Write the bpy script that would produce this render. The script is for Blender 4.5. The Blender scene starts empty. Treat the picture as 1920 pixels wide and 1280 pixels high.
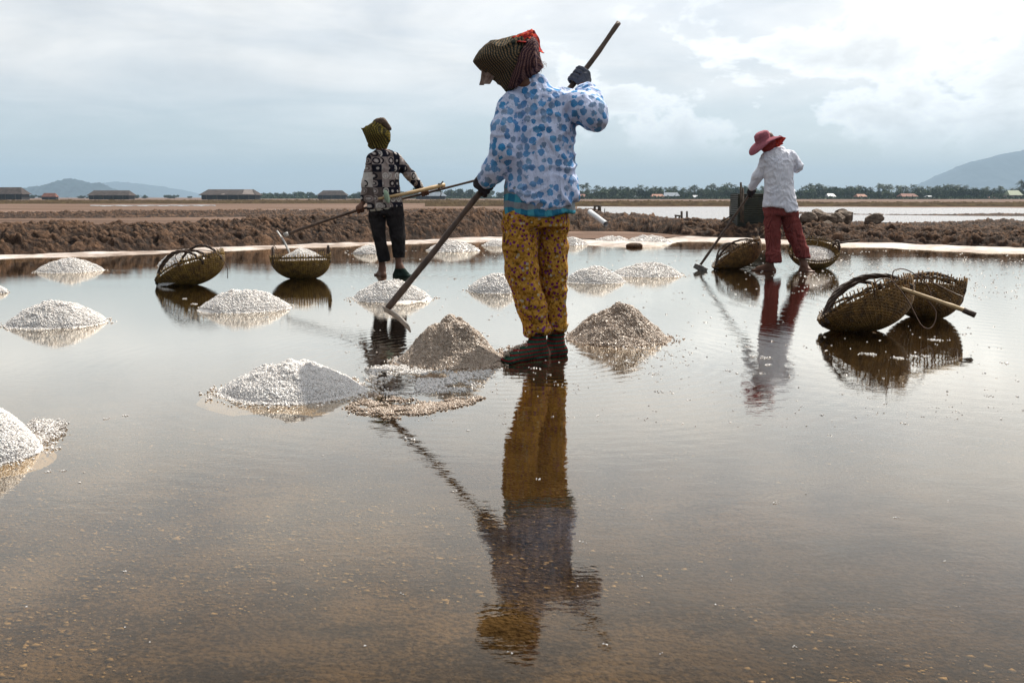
import bpy, math, random
import numpy as np
from mathutils import Vector
rng = np.random.RandomState(7); random.seed(7)
SC = bpy.context.scene; COL = SC.collection
R = math.radians
# ------------------------------------------------------------------ camera geometry (35 mm lens, 0.8 m above the water)
FPX = 1867.0; TH = R(8.23); CH = 0.80
def ray(px, py):
    x = (px-960)/FPX; z = (640-py)/FPX
    return np.array([x, math.cos(TH)+z*math.sin(TH), -math.sin(TH)+z*math.cos(TH)])
def P(px, py, Y):
    d = ray(px, py); return d*(Y/d[1]) + np.array([0, 0, CH])
def G(px, py, z=0.0):
    d = ray(px, py); return d*((z-CH)/d[2]) + np.array([0, 0, CH])
def A(*a): return np.array(a, float)
def unit(v):
    v = np.asarray(v, float); return v/(np.linalg.norm(v)+1e-12)
# ------------------------------------------------------------------ noise
_pt = np.random.RandomState(3).rand(1 << 16).astype(np.float32)*2-1
def noise3(p, s=1.0, seed=0):
    p = np.asarray(p, float)*s + seed*17.31
    i = np.floor(p).astype(np.int64); f = p-i; f = f*f*f*(f*(f*6-15)+10)
    def h(dx, dy, dz):
        n = (i[..., 0]+dx)*73856093 ^ (i[..., 1]+dy)*19349663 ^ (i[..., 2]+dz)*83492791
        n = (n ^ (n >> 13))*1274126177
        return _pt[(n >> 7) & 65535]
    fx, fy, fz = f[..., 0], f[..., 1], f[..., 2]
    a = h(0,0,0)*(1-fx)+h(1,0,0)*fx; b = h(0,1,0)*(1-fx)+h(1,1,0)*fx
    c = h(0,0,1)*(1-fx)+h(1,0,1)*fx; d = h(0,1,1)*(1-fx)+h(1,1,1)*fx
    return (a*(1-fy)+b*fy)*(1-fz)+(c*(1-fy)+d*fy)*fz
def fbm(p, s=1.0, o=4, seed=0):
    r = 0; a = 1
    for k in range(o): r = r+a*noise3(p, s*2**k, seed+k); a *= .5
    return r
# ------------------------------------------------------------------ mesh helpers
def make_mesh(name, V, Fs, smooth=True):
    me = bpy.data.meshes.new(name)
    V = np.asarray(V, np.float32)
    Fs = [np.asarray(f, np.int32) for f in Fs if len(f)]
    me.vertices.add(len(V)); me.vertices.foreach_set('co', V.ravel())
    li = np.concatenate([f.ravel() for f in Fs]); tot = np.concatenate([np.full(len(f), f.shape[1], np.int32) for f in Fs])
    me.loops.add(len(li)); me.loops.foreach_set('vertex_index', li)
    me.polygons.add(len(tot)); st = np.concatenate([[0], np.cumsum(tot)[:-1]]).astype(np.int32)
    me.polygons.foreach_set('loop_start', st)
    me.polygons.foreach_set('use_smooth', np.full(len(tot), smooth, bool))
    me.update(calc_edges=True); me.validate()
    return me
def tag(o, label=None, cat=None, group=None, kind=None):
    if label: o['label'] = label
    if cat: o['category'] = cat
    if group: o['group'] = group
    if kind: o['kind'] = kind
    return o
def empty(name, loc, label=None, cat=None, group=None):
    o = bpy.data.objects.new(name, None); COL.objects.link(o); o.location = Vector(loc); o.empty_display_size = .1
    return tag(o, label, cat, group)
def root_of(o):
    l = np.zeros(3)
    while o is not None: l = l+np.array(o.location); o = o.parent
    return l
def add(name, geo, mat, parent=None, label=None, cat=None, group=None, kind=None, smooth=True, origin=None):
    V, Fs = geo; V = np.asarray(V, float)
    if parent is not None: off = root_of(parent); loc = (0, 0, 0)
    else:
        off = np.array([V[:, 0].mean(), V[:, 1].mean(), V[:, 2].min()]) if origin is None else np.asarray(origin, float)
        loc = off
    o = bpy.data.objects.new(name, make_mesh(name, V-off, Fs, smooth)); COL.objects.link(o)
    o.location = Vector(loc)
    if parent is not None: o.parent = parent
    if mat: o.data.materials.append(mat)
    return tag(o, label, cat, group, kind)
def join(*gs):
    V = []; Q = []; T = []; n = 0
    for v, fs in gs:
        V.append(np.asarray(v, float))
        for f in fs:
            f = np.asarray(f)
            if len(f) == 0: continue
            (Q if f.shape[1] == 4 else T).append(f+n)
        n += len(v)
    return np.concatenate(V), [np.concatenate(Q) if Q else [], np.concatenate(T) if T else []]
def tube(pts, rad, sides=6, cap=True, squash=None):
    pts = np.asarray(pts, float); n = len(pts); rad = np.broadcast_to(np.asarray(rad, float), (n,))
    tg = np.gradient(pts, axis=0); tg /= np.linalg.norm(tg, axis=1)[:, None]+1e-12
    u = np.cross(tg[0], [0, 0, 1.]);
    if np.linalg.norm(u) < .1: u = np.cross(tg[0], [1., 0, 0])
    u = unit(u); U = []
    for k in range(n):
        u = unit(u-tg[k]*np.dot(u, tg[k])); U.append(u)
    U = np.array(U); W = np.cross(tg, U)
    a = np.arange(sides)/sides*2*np.pi
    V = pts[:, None]+rad[:, None, None]*(np.cos(a)[None, :, None]*U[:, None]+np.sin(a)[None, :, None]*W[:, None])
    V = V.reshape(-1, 3); i = np.arange(n-1)[:, None]*sides; j = np.arange(sides)[None]; j2 = (j+1) % sides
    Q = np.stack([i+j, i+j2, i+sides+j2, i+sides+j], -1).reshape(-1, 4)
    T = []
    if cap:
        V = np.concatenate([V, pts[:1], pts[-1:]]); c0 = n*sides; c1 = c0+1; jj = np.arange(sides); kk = (jj+1) % sides
        T = np.concatenate([np.stack([np.full(sides, c0), kk, jj], 1), np.stack([np.full(sides, c1), (n-1)*sides+jj, (n-1)*sides+kk], 1)])
    return V, [Q, T]
def box(c, s, rot=0.0):
    c = np.asarray(c, float); s = np.asarray(s, float)/2
    V = np.array([[x, y, z] for z in (-1, 1) for y in (-1, 1) for x in (-1, 1)], float)*s
    ca, sa = math.cos(rot), math.sin(rot)
    V = np.stack([V[:, 0]*ca-V[:, 1]*sa, V[:, 0]*sa+V[:, 1]*ca, V[:, 2]], 1)+c
    return V, [np.array([[0,2,3,1],[4,5,7,6],[0,1,5,4],[2,6,7,3],[0,4,6,2],[1,3,7,5]])]
def grid_faces(n, m):
    i = np.arange(n-1)[:, None]*m; j = np.arange(m-1)[None]
    return np.stack([i+j, i+j+1, i+m+j+1, i+m+j], -1).reshape(-1, 4)
def curve(pts, n=20):
    pts = np.asarray(pts, float); m = len(pts)
    ext = np.concatenate([[2*pts[0]-pts[1]], pts, [2*pts[-1]-pts[-2]]]); out = []
    for s in range(m-1):
        p0, p1, p2, p3 = ext[s:s+4]
        for t in np.linspace(0, 1, n, endpoint=(s == m-2)):
            out.append(.5*((2*p1)+(-p0+p2)*t+(2*p0-5*p1+4*p2-p3)*t*t+(-p0+3*p1-3*p2+p3)*t**3))
    return np.array(out)
# ------------------------------------------------------------------ signed distance sculpting (one continuous surface per garment / body)
class Field:
    def __init__(s, lo, hi, h):
        s.lo = np.asarray(lo, float); s.h = h
        s.n = np.ceil((np.asarray(hi, float)-s.lo)/h).astype(int)+1
        s.a = np.full(s.n, 1.0, np.float32)
    def sub(s, lo, hi):
        i0 = np.maximum(np.floor((lo-s.lo)/s.h).astype(int), 0); i1 = np.minimum(np.ceil((hi-s.lo)/s.h).astype(int)+1, s.n)
        if np.any(i1 <= i0): return None
        ax = [(s.lo[k]+np.arange(i0[k], i1[k])*s.h).astype(np.float32) for k in range(3)]
        X, Y, Z = np.meshgrid(*ax, indexing='ij')
        return (slice(i0[0], i1[0]), slice(i0[1], i1[1]), slice(i0[2], i1[2])), np.stack([X, Y, Z], -1)
    def smin(s, sl, d, k, neg=False):
        a = s.a[sl]
        if neg:
            d = -d; h = np.maximum(k-np.abs(a-d), 0)/max(k, 1e-6); s.a[sl] = np.maximum(a, d)+h*h*k*.25
        else:
            h = np.maximum(k-np.abs(a-d), 0)/max(k, 1e-6); s.a[sl] = np.minimum(a, d)-h*h*k*.25
    def cone(s, a, b, ra, rb, k=.02, nrm=None, sq=1.0, neg=False):
        a = np.asarray(a, float); b = np.asarray(b, float); m = max(ra, rb)*max(1, sq)+k+3*s.h
        r = s.sub(np.minimum(a, b)-m, np.maximum(a, b)+m)
        if r is None: return s
        sl, p = r; ba = b-a; L = np.dot(ba, ba)+1e-12
        t = np.clip(((p-a)@ba)/L, 0, 1); v = p-a-t[..., None]*ba
        if nrm is not None:
            nn = unit(nrm); vn = v@nn; v = v+nn*(vn*(1/sq-1))[..., None]
        d = np.linalg.norm(v, axis=-1)-(ra+t*(rb-ra))
        s.smin(sl, d.astype(np.float32), k, neg); return s
    def path(s, pts, rs, k=.02, **kw):
        for i in range(len(pts)-1): s.cone(pts[i], pts[i+1], rs[i], rs[i+1], k, **kw)
        return s
    def ell(s, c, r, k=.02, ax=None, neg=False):
        c = np.asarray(c, float); r = np.asarray(r, float); m = r.max()+k+3*s.h
        q = s.sub(c-m, c+m)
        if q is None: return s
        sl, p = q; v = p-c
        if ax is not None: v = v@np.asarray(ax, float).T
        k0 = np.linalg.norm(v/r, axis=-1); k1 = np.linalg.norm(v/(r*r), axis=-1)+1e-9
        s.smin(sl, (k0*(k0-1)/k1).astype(np.float32), k, neg); return s
    def stack(s, secs, k=.02, yaw=0.0, p2=2.0):
        """horizontal elliptical sections (cx, cy, z, rx, ry) from low to high"""
        S = np.array(sorted(secs, key=lambda q: q[2])); m = max(S[:, 3].max(), S[:, 4].max())+k+3*s.h
        lo = np.array([S[:, 0].min()-m, S[:, 1].min()-m, S[0, 2]-.03]); hi = np.array([S[:, 0].max()+m, S[:, 1].max()+m, S[-1, 2]+.03])
        sl, p = s.sub(lo, hi); z = p[..., 2]
        cx, cy, rx, ry = [np.interp(z, S[:, 2], S[:, c]) for c in (0, 1, 3, 4)]
        dx = p[..., 0]-cx; dy = p[..., 1]-cy; ca, sa = math.cos(yaw), math.sin(yaw)
        u = dx*ca+dy*sa; v = -dx*sa+dy*ca
        d = ((np.abs(u/rx)**p2+np.abs(v/ry)**p2)**(1/p2)-1)*np.minimum(rx, ry)
        d = np.maximum(d, np.maximum(S[0, 2]-z, z-S[-1, 2]))
        s.smin(sl, d.astype(np.float32), k); return s
    def cut(s, fn):
        """remove where fn(p) > 0"""
        sl, p = s.sub(s.lo, s.lo+s.n*s.h); s.a = np.maximum(s.a, fn(p).astype(np.float32)); return s
    def mesh(s):
        a = s.a.copy(); a[0], a[-1] = 1, 1; a[:, 0], a[:, -1] = 1, 1; a[:, :, 0], a[:, :, -1] = 1, 1
        ins = a < 0; n = np.array(a.shape); N = int(n.prod()); st = np.array([n[1]*n[2], n[2], 1])
        cid = []; cp = []; quads = []
        for ax in range(3):
            s0 = [slice(None)]*3; s1 = [slice(None)]*3; s0[ax] = slice(0, -1); s1[ax] = slice(1, None)
            x = ins[tuple(s0)] != ins[tuple(s1)]; I = np.argwhere(x)
            a0 = a[tuple(s0)][x]; a1 = a[tuple(s1)][x]; t = a0/(a0-a1)
            pos = I.astype(float); pos[:, ax] += t
            b, c = (ax+1) % 3, (ax+2) % 3; base = I@st; cells = []
            for (db, dc) in ((1, 1), (0, 1), (0, 0), (1, 0)):
                q = base-db*st[b]-dc*st[c]; cells.append(q); cid.append(q); cp.append(pos)
            Q = np.stack(cells, 1); fl = ~ins[tuple(s0)][x]; Q[fl] = Q[fl][:, ::-1]; quads.append(Q)
        cid = np.concatenate(cid); cp = np.concatenate(cp); u, inv = np.unique(cid, return_inverse=True)
        cnt = np.bincount(inv); V = np.stack([np.bincount(inv, cp[:, k])/cnt for k in range(3)], 1)
        Q = np.searchsorted(u, np.concatenate(quads))
        return V*s.h+s.lo, [Q]
def normals(V, F):
    N = np.zeros_like(V)
    for f in F:
        if len(f) == 0: continue
        n = np.cross(V[f[:, 1]]-V[f[:, 0]], V[f[:, 2]]-V[f[:, 0]])
        for k in range(f.shape[1]): np.add.at(N, f[:, k], n)
    return N/(np.linalg.norm(N, axis=1)[:, None]+1e-12)
def relax(geo, it=2, lam=.5):
    V, F = geo; Q = F[0]; V = V.copy()
    e = np.concatenate([Q[:, [0, 1]], Q[:, [1, 2]], Q[:, [2, 3]], Q[:, [3, 0]]])
    for _ in range(it):
        S = np.zeros_like(V); c = np.zeros(len(V))
        for k in range(3): S[:, k] = np.bincount(e[:, 0], V[e[:, 1], k], len(V))+np.bincount(e[:, 1], V[e[:, 0], k], len(V))
        c = np.bincount(e[:, 0], minlength=len(V))+np.bincount(e[:, 1], minlength=len(V))
        V += lam*(S/np.maximum(c, 1)[:, None]-V)
    return V, F
def folds(geo, amp=.006, sc=(22, 22, 7), seed=1, shear=0.0, power=1.0, fine=.3):
    V, F = geo; n = normals(V, F); p = V.copy(); p[:, 0] += shear*p[:, 2]
    w = p*np.array(sc); w = w+.6*np.stack([noise3(V, 9, seed+5), noise3(V, 9, seed+6), noise3(V, 9, seed+7)], 1)
    r = 1-2*np.abs(noise3(w, 1, seed)); r2 = 1-2*np.abs(noise3(w*2.1, 1, seed+2))
    m = .6+.6*noise3(V, 5, seed+9)
    return V+n*((r+fine*r2)*amp*m)[:, None], F
# ------------------------------------------------------------------ materials
class NT:
    def __init__(s, name):
        s.m = bpy.data.materials.new(name); s.m.use_nodes = True; s.t = s.m.node_tree
        s.b = s.t.nodes['Principled BSDF']; s.out = s.t.nodes['Material Output']
    def n(s, ty, **kw):
        nd = s.t.nodes.new(ty)
        for k, v in kw.items():
            if k.startswith('i_'): s.set(nd, k[2:], v)
            else: setattr(nd, k, v)
        return nd
    def set(s, nd, key, v):
        key = int(key) if str(key).isdigit() else key.replace('_', ' ')
        sk = nd.inputs[key]
        if isinstance(v, bpy.types.NodeSocket): s.t.links.new(v, sk)
        else: sk.default_value = v
    def tc(s, k='Object', scale=(1, 1, 1), rot=(0, 0, 0)):
        t = s.n('ShaderNodeTexCoord'); m = s.n('ShaderNodeMapping'); s.t.links.new(t.outputs[k], m.inputs[0])
        m.inputs['Scale'].default_value = scale; m.inputs['Rotation'].default_value = rot; return m.outputs[0]
    def geo(s, scale=(1, 1, 1), rot=(0, 0, 0)):
        t = s.n('ShaderNodeNewGeometry'); m = s.n('ShaderNodeMapping'); s.t.links.new(t.outputs['Position'], m.inputs[0])
        m.inputs['Scale'].default_value = scale; m.inputs['Rotation'].default_value = rot; return m.outputs[0]
    def noise(s, vec, scale=5, detail=4, rough=.55, dist=0.0):
        d = s.n('ShaderNodeTexNoise'); s.t.links.new(vec, d.inputs['Vector'])
        d.inputs['Scale'].default_value = scale; d.inputs['Detail'].default_value = detail
        d.inputs['Roughness'].default_value = rough; d.inputs['Distortion'].default_value = dist; return d.outputs['Fac']
    def vor(s, vec, scale=5, feature='F1', rnd=1.0, dim='3D'):
        d = s.n('ShaderNodeTexVoronoi', feature=feature, voronoi_dimensions=dim); s.t.links.new(vec, d.inputs['Vector'])
        d.inputs['Scale'].default_value = scale; d.inputs['Randomness'].default_value = rnd; return d
    def ramp(s, fac, stops, interp='LINEAR'):
        d = s.n('ShaderNodeValToRGB'); s.t.links.new(fac, d.inputs[0]); e = d.color_ramp.elements; d.color_ramp.interpolation = interp
        while len(e) < len(stops): e.new(.5)
        for i, (p, c) in enumerate(stops):
            e[i].position = p; c = (c, c, c) if not hasattr(c, '__len__') else c; e[i].color = (*c[:3], 1)
        return d.outputs[0]
    def math(s, op, a, b=0.0, c=None, clamp=False):
        d = s.n('ShaderNodeMath', operation=op, use_clamp=clamp); s.set(d, '0', a); s.set(d, '1', b)
        if c is not None: s.set(d, '2', c)
        return d.outputs[0]
    def mix(s, fac, a, b, mode='MIX'):
        d = s.n('ShaderNodeMix', data_type='RGBA', blend_type=mode); 
        for sk, v in ((d.inputs['Factor'], fac), (d.inputs[6], a), (d.inputs[7], b)):
            if isinstance(v, bpy.types.NodeSocket): s.t.links.new(v, sk)
            elif hasattr(v, '__len__'): sk.default_value = (*v[:3], 1)
            else: sk.default_value = v
        return d.outputs[2]
    def bump(s, h, dist=.01, strength=1.0, normal=None):
        d = s.n('ShaderNodeBump'); s.t.links.new(h, d.inputs['Height']); d.inputs['Distance'].default_value = dist
        d.inputs['Strength'].default_value = strength
        if normal: s.t.links.new(normal, d.inputs['Normal'])
        return d.outputs[0]
    def fin(s, color=None, rough=.8, normal=None, spec=.3, **kw):
        if color is not None:
            if isinstance(color, bpy.types.NodeSocket): s.t.links.new(color, s.b.inputs['Base Color'])
            else: s.b.inputs['Base Color'].default_value = (*color[:3], 1)
        if isinstance(rough, bpy.types.NodeSocket): s.t.links.new(rough, s.b.inputs['Roughness'])
        else: s.b.inputs['Roughness'].default_value = rough
        s.b.inputs['Specular IOR Level'].default_value = spec
        if normal: s.t.links.new(normal, s.b.inputs['Normal'])
        for k, v in kw.items(): s.b.inputs[k.replace('_', ' ')].default_value = v
        return s.m
def simple(name, c1, c2, scale=20, rough=.8, bumpd=.002, spec=.3, stretch=(1, 1, 1), detail=5):
    m = NT(name); v = m.tc('Object', stretch); f = m.noise(v, scale, detail)
    c = m.ramp(f, [(.3, c1), (.7, c2)]); return m.fin(c, rough, m.bump(f, bumpd), spec)
def cloth(name, colfn, weave=900):
    m = NT(name); v = m.tc('Object'); c = colfn(m, v)
    st = m.noise(v, 4, 4); c = m.mix(m.math('MULTIPLY', st, .22), c, m.mix(1.0, c, (.62, .58, .52), 'MULTIPLY'))
    b = m.bump(m.noise(v, 60, 4), .004, .6, m.bump(m.noise(m.tc('Object', (1, 1, .45)), 20, 3, .5, 1.2), .022, .8))
    return m.fin(c, .92, b, .1)
def f_flowers(m, v):
    vv = m.n('ShaderNodeVectorMath', operation='MULTIPLY_ADD')
    cn = m.n('ShaderNodeTexNoise'); m.t.links.new(v, cn.inputs['Vector']); cn.inputs['Scale'].default_value = 75; cn.inputs['Detail'].default_value = 1.5
    m.t.links.new(cn.outputs['Color'], vv.inputs[0]); vv.inputs[1].default_value = (.0165, .0165, .0165); m.t.links.new(v, vv.inputs[2])
    vo = m.vor(vv.outputs[0], 26, rnd=.7); d = vo.outputs['Distance']
    mask = m.ramp(d, [(.45, 1), (.50, 0)]); rc = m.n('ShaderNodeSeparateColor'); m.t.links.new(vo.outputs['Color'], rc.inputs[0])
    hue = m.ramp(rc.outputs[0], [(.0, (.07, .26, .58)), (.5, (.05, .32, .66)), (.62, (.16, .30, .52)), (.85, (.26, .36, .5)), (1, (.08, .38, .72))])
    sw = m.math('SINE', m.math('MULTIPLY_ADD', d, 42, m.math('MULTIPLY', cn.outputs['Fac'], 14))); hue = m.mix(m.math('MULTIPLY', m.ramp(sw, [(.3, 0), (.8, 1)]), .45), hue, (.03, .13, .38))
    fade = m.ramp(m.noise(v, 11, 3), [(.35, 1), (.7, .72)])
    vs = m.vor(vv.outputs[0], 60, rnd=1); sm = m.math('MULTIPLY', m.ramp(vs.outputs['Distance'], [(.2, 1), (.26, 0)]), .5)
    base = m.mix(sm, (.68, .76, 1.0), (.3, .42, .68))
    return m.mix(m.math('MULTIPLY', mask, fade), base, hue)
def f_mustard(m, v):
    base = m.ramp(m.noise(v, 55, 3, dist=.8), [(.34, (.10, .05, .008)), (.46, (.42, .20, .026)), (.62, (.60, .33, .07))])
    vo = m.vor(v, 46, rnd=.9); mk = m.ramp(vo.outputs['Distance'], [(.30, 1), (.38, 0)])
    rc = m.n('ShaderNodeSeparateColor'); m.t.links.new(vo.outputs['Color'], rc.inputs[0])
    pc = m.ramp(rc.outputs[1], [(.0, (.14, .02, .1)), (.4, (.2, .05, .22)), (.75, (.16, .01, .05)), (.8, (.5, .42, .3))], 'CONSTANT')
    return m.mix(mk, base, pc)
def f_plaid(c1, c2, c3, period=.0135, rotz=0.5):
    def f(m, v):
        mp = m.n('ShaderNodeMapping'); m.t.links.new(v, mp.inputs[0]); mp.inputs['Rotation'].default_value = (0, rotz, .5)
        cn = m.n('ShaderNodeTexNoise'); m.t.links.new(v, cn.inputs['Vector']); cn.inputs['Scale'].default_value = 9
        vv = m.n('ShaderNodeVectorMath', operation='MULTIPLY_ADD'); m.t.links.new(cn.outputs['Color'], vv.inputs[0]); vv.inputs[1].default_value = (.05, .05, .05); m.t.links.new(mp.outputs[0], vv.inputs[2])
        s = m.n('ShaderNodeSeparateXYZ'); m.t.links.new(vv.outputs[0], s.inputs[0])
        a = m.math('SINE', m.math('MULTIPLY', s.outputs[0], 6.283/period)); b = m.math('SINE', m.math('MULTIPLY', s.outputs[2], 6.283/period))
        fa = m.math('GREATER_THAN', a, 0.1); fb = m.math('GREATER_THAN', b, 0.1)
        c = m.mix(fa, c1, c2); return m.mix(m.math('MULTIPLY', fb, .75), c, c3)
    return f
def f_rings(m, v):
    cell = .075
    s = m.n('ShaderNodeSeparateXYZ'); m.t.links.new(v, s.inputs[0])
    x = m.math('DIVIDE', m.math('ADD', s.outputs[0], m.math('MULTIPLY', s.outputs[1], .8)), cell); z = m.math('DIVIDE', s.outputs[2], cell)
    fx = m.math('FLOOR', x); fz = m.math('FLOOR', z)
    cx = m.n('ShaderNodeCombineXYZ'); m.set(cx, '0', fx); m.set(cx, '1', fz)
    wn = m.n('ShaderNodeTexWhiteNoise', noise_dimensions='2D'); m.t.links.new(cx.outputs[0], wn.inputs['Vector'])
    rc = m.n('ShaderNodeSeparateColor'); m.t.links.new(wn.outputs['Color'], rc.inputs[0])
    lx = m.math('SUBTRACT', m.math('FRACT', x), m.math('GREATER_THAN', rc.outputs[2], .5)); lx = m.math('SUBTRACT', m.math('FRACT', x), m.math('MULTIPLY_ADD', m.math('GREATER_THAN', rc.outputs[2], .45), .5, .0))
    lz = m.math('SUBTRACT', m.math('FRACT', z), .5)
    d = m.math('SQRT', m.math('ADD', m.math('MULTIPLY', lx, lx), m.math('MULTIPLY', lz, lz)))
    cols = [(.0, (.012, .012, .022)), (.4, (.36, .30, .28)), (.62, (.62, .57, .53)), (.78, (.14, .11, .10))]
    ca = m.ramp(rc.outputs[0], cols, 'CONSTANT'); cb = m.ramp(rc.outputs[1], [(0, (.6, .56, .52)), (.25, (.012, .012, .02)), (.7, (.34, .28, .26))], 'CONSTANT')
    ring = m.math('MULTIPLY', m.math('LESS_THAN', d, .45), m.math('GREATER_THAN', d, .27)); core = m.math('LESS_THAN', d, .18)
    return m.mix(core, m.mix(ring, ca, cb), (.55, .5, .47))
def f_plain(c1, c2, sc=6):
    return lambda m, v: m.ramp(m.noise(v, sc, 4), [(.3, c1), (.7, c2)])
def f_stripes(c1, c2, period=.03, axis=0, c3=None):
    def f(m, v):
        s = m.n('ShaderNodeSeparateXYZ'); m.t.links.new(v, s.inputs[0]); q = s.outputs[axis]
        if axis == 0: q = m.math('ADD', q, m.math('MULTIPLY', s.outputs[1], .9))
        a = m.math('SINE', m.math('MULTIPLY', m.math('ADD', q, m.math('MULTIPLY', m.noise(v, 12, 2), .01)), 6.283/period)); r = m.ramp(m.math('MULTIPLY_ADD', a, .5, .5), [(.35, c1), (.6, c2)] + ([(.9, c3)] if c3 else []))
        return r
    return f
C = {}
C['flower'] = cloth('blue_flower_cotton', f_flowers)
C['mustard'] = cloth('mustard_print_cotton', f_mustard)
C['plaid_green'] = cloth('green_checked_scarf_cloth', f_plaid((.012, .02, .018), (.24, .155, .08), (.06, .06, .05), .0125))
C['plaid_purple'] = cloth('purple_checked_scarf_cloth', f_plaid((.03, .012, .022), (.22, .12, .10), (.09, .05, .06), .012, -.35))
C['plaid_red'] = cloth('red_checked_scarf_cloth', f_plaid((.5, .03, .02), (.75, .10, .04), (.25, .03, .04), .02, .1))
C['plaid_olive'] = cloth('olive_checked_scarf_cloth', f_plaid((.035, .022, .01), (.24, .17, .035), (.07, .07, .02), .022, .3))
C['undershirt'] = cloth('turquoise_checked_cotton', f_plaid((.03, .2, .34), (.08, .38, .5), (.35, .3, .3), .07, 0))
C['rings'] = cloth('black_white_print_jersey', f_rings)
C['white'] = cloth('white_cotton', f_plain((.84, .86, .97), (.92, .93, 1.0)))
C['redpants'] = cloth('red_striped_cotton', f_stripes((.23, .055, .05), (.38, .11, .09), .018, 0, (.15, .03, .032)))
C['black'] = cloth('faded_black_cotton', f_plain((.012, .01, .011), (.035, .03, .03)))
C['pinkhat'] = cloth('rose_felt', f_plain((.30, .09, .12), (.40, .14, .17)))
C['redscarf'] = cloth('red_scarf_cotton', f_stripes((.24, .03, .035), (.42, .08, .07), .02, 2))
C['glove'] = cloth('grey_knit_glove', f_stripes((.05, .055, .075), (.13, .14, .17), .006, 2))
C['gloved'] = cloth('dark_knit_glove', f_stripes((.02, .018, .02), (.06, .05, .055), .006, 2))
C['sock'] = cloth('striped_sock_knit', f_stripes((.02, .07, .045), (.03, .02, .02), .02, 2, (.2, .02, .02)))
C['cream'] = cloth('cream_hem', f_plain((.5, .45, .36), (.62, .57, .48)))
C['frayed'] = cloth('pale_frayed_lining', f_plain((.28, .18, .15), (.5, .38, .32), 60))
C['greenrag'] = cloth('pale_green_cloth', f_plain((.3, .42, .3), (.42, .52, .4)))
C['greensock'] = cloth('green_sock', f_plain((.012, .025, .02), (.03, .05, .042)))
m = NT('skin'); v = m.tc(); C['skin'] = m.fin(m.ramp(m.noise(v, 14, 4), [(.3, (.10, .042, .025)), (.7, (.16, .075, .045))]), .55, m.bump(m.noise(v, 80, 3), .001), .35)
C['hair'] = simple('black_hair', (.006, .005, .005), (.015, .012, .01), 80, .5)
C['pole'] = simple('weathered_dark_pole', (.035, .02, .013), (.10, .06, .04), 30, .6, .002, .4, (1, 1, .3))
C['bamboo'] = simple('pale_bamboo', (.42, .27, .12), (.6, .42, .22), 14, .5, .002, .4)
C['metal'] = simple('worn_hoe_metal', (.2, .19, .18), (.42, .4, .38), 25, .45, .001, .5); 
C['woodblade'] = simple('salt_worn_wood', (.42, .36, .31), (.66, .6, .54), 30, .7, .003)
C['wick'] = simple('wet_split_bamboo', (.06, .028, .006), (.27, .14, .03), 26, .5, .002, .4)
C['wick2'] = simple('olive_split_bamboo', (.08, .042, .008), (.32, .19, .035), 26, .5, .002, .4)
C['rope'] = simple('dark_twisted_rattan', (.02, .012, .008), (.075, .045, .028), 90, .6, .003)
C['wire'] = simple('rattan_loop', (.06, .03, .018), (.16, .09, .055), 50, .5)
def salt(name, c1, c2):
    m = NT(name); v = m.geo(); f = m.noise(v, 45, 3); c = m.ramp(f, [(.3, c1), (.75, c2)])
    c = m.mix(m.math('MULTIPLY', m.noise(v, 6, 3), .3), c, (c1[0]*.75, c1[1]*.68, c1[2]*.6))
    mm = m.fin(c, .35, m.bump(m.vor(v, 170).outputs['Distance'], .004, .7), .5)
    m.b.inputs['Subsurface Weight'].default_value = .25; m.b.inputs['Subsurface Radius'].default_value = (.02, .017, .014); m.b.inputs['Subsurface Scale'].default_value = .6
    return mm
C['salt'] = salt('white_sea_salt', (.68, .64, .61), (.88, .85, .82))
C['saltwet'] = salt('damp_tan_salt', (.33, .25, .19), (.56, .45, .36))
# ------------------------------------------------------------------ ground, bed, water
edge_px = [(-300, 505), (0, 487), (300, 476), (480, 468), (700, 460), (890, 453), (1050, 455), (1100, 461), (1235, 462), (1275, 453), (1400, 455), (1510, 460), (1700, 467), (1920, 476), (2300, 500)]
base_px = [(-300, 497), (0, 480), (300, 471), (480, 463), (700, 455), (890, 447), (1060, 436), (1180, 437), (1280, 444), (1400, 447), (1510, 453), (1700, 459), (1920, 467), (2300, 490)]
bp_ = [G(*q) for q in base_px]; bth = np.array([math.atan2(p[0], p[1]) for p in bp_]); brr = np.array([math.hypot(p[0], p[1]) for p in bp_])
def BO(T): return np.interp(T, bth, brr)-np.interp(T, eth, er)
ep = [G(*q) for q in edge_px]; eth = np.array([math.atan2(p[0], p[1]) for p in ep]); er = np.array([math.hypot(p[0], p[1]) for p in ep])
def D(th):
    th = np.asarray(th, float); r = np.interp(th, eth, er); return np.where(np.abs(th) > .75, np.maximum(r, 12.0), r)
def radial(ths, offs, zf, nz=None):
    T, O = np.meshgrid(ths, offs, indexing='ij'); r = D(T)+O
    X = r*np.sin(T); Y = r*np.cos(T); Z = zf(T, O, X, Y)
    return np.stack([X, Y, Z], -1).reshape(-1, 3), [grid_faces(len(ths), len(offs))[:, ::-1]]
def pol(ths, rs_fn, ns, zf):
    """polar sheet: rs_fn(th) -> list of radii"""
    V = []
    for t in ths:
        for r in rs_fn(t): V.append((r*math.sin(t), r*math.cos(t), zf))
    return np.array(V), [grid_faces(len(ths), ns)[:, ::-1]]
m = NT('dry_mud_field'); v = m.geo()
a = m.noise(m.geo((.05, .35, 1)), 1.0, 6, .6); b = m.noise(v, 2.2, 6, .65)
c = m.ramp(a, [(.32, (.05, .03, .02)), (.5, (.16, .10, .072)), (.68, (.27, .185, .14))])
c = m.mix(m.ramp(b, [(.45, 0), (.7, .8)]), c, (.13, .085, .06))
C['field'] = m.fin(c, .9, m.bump(b, .12, .8), .1)
full = np.linspace(-math.pi, math.pi, 361)
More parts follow.
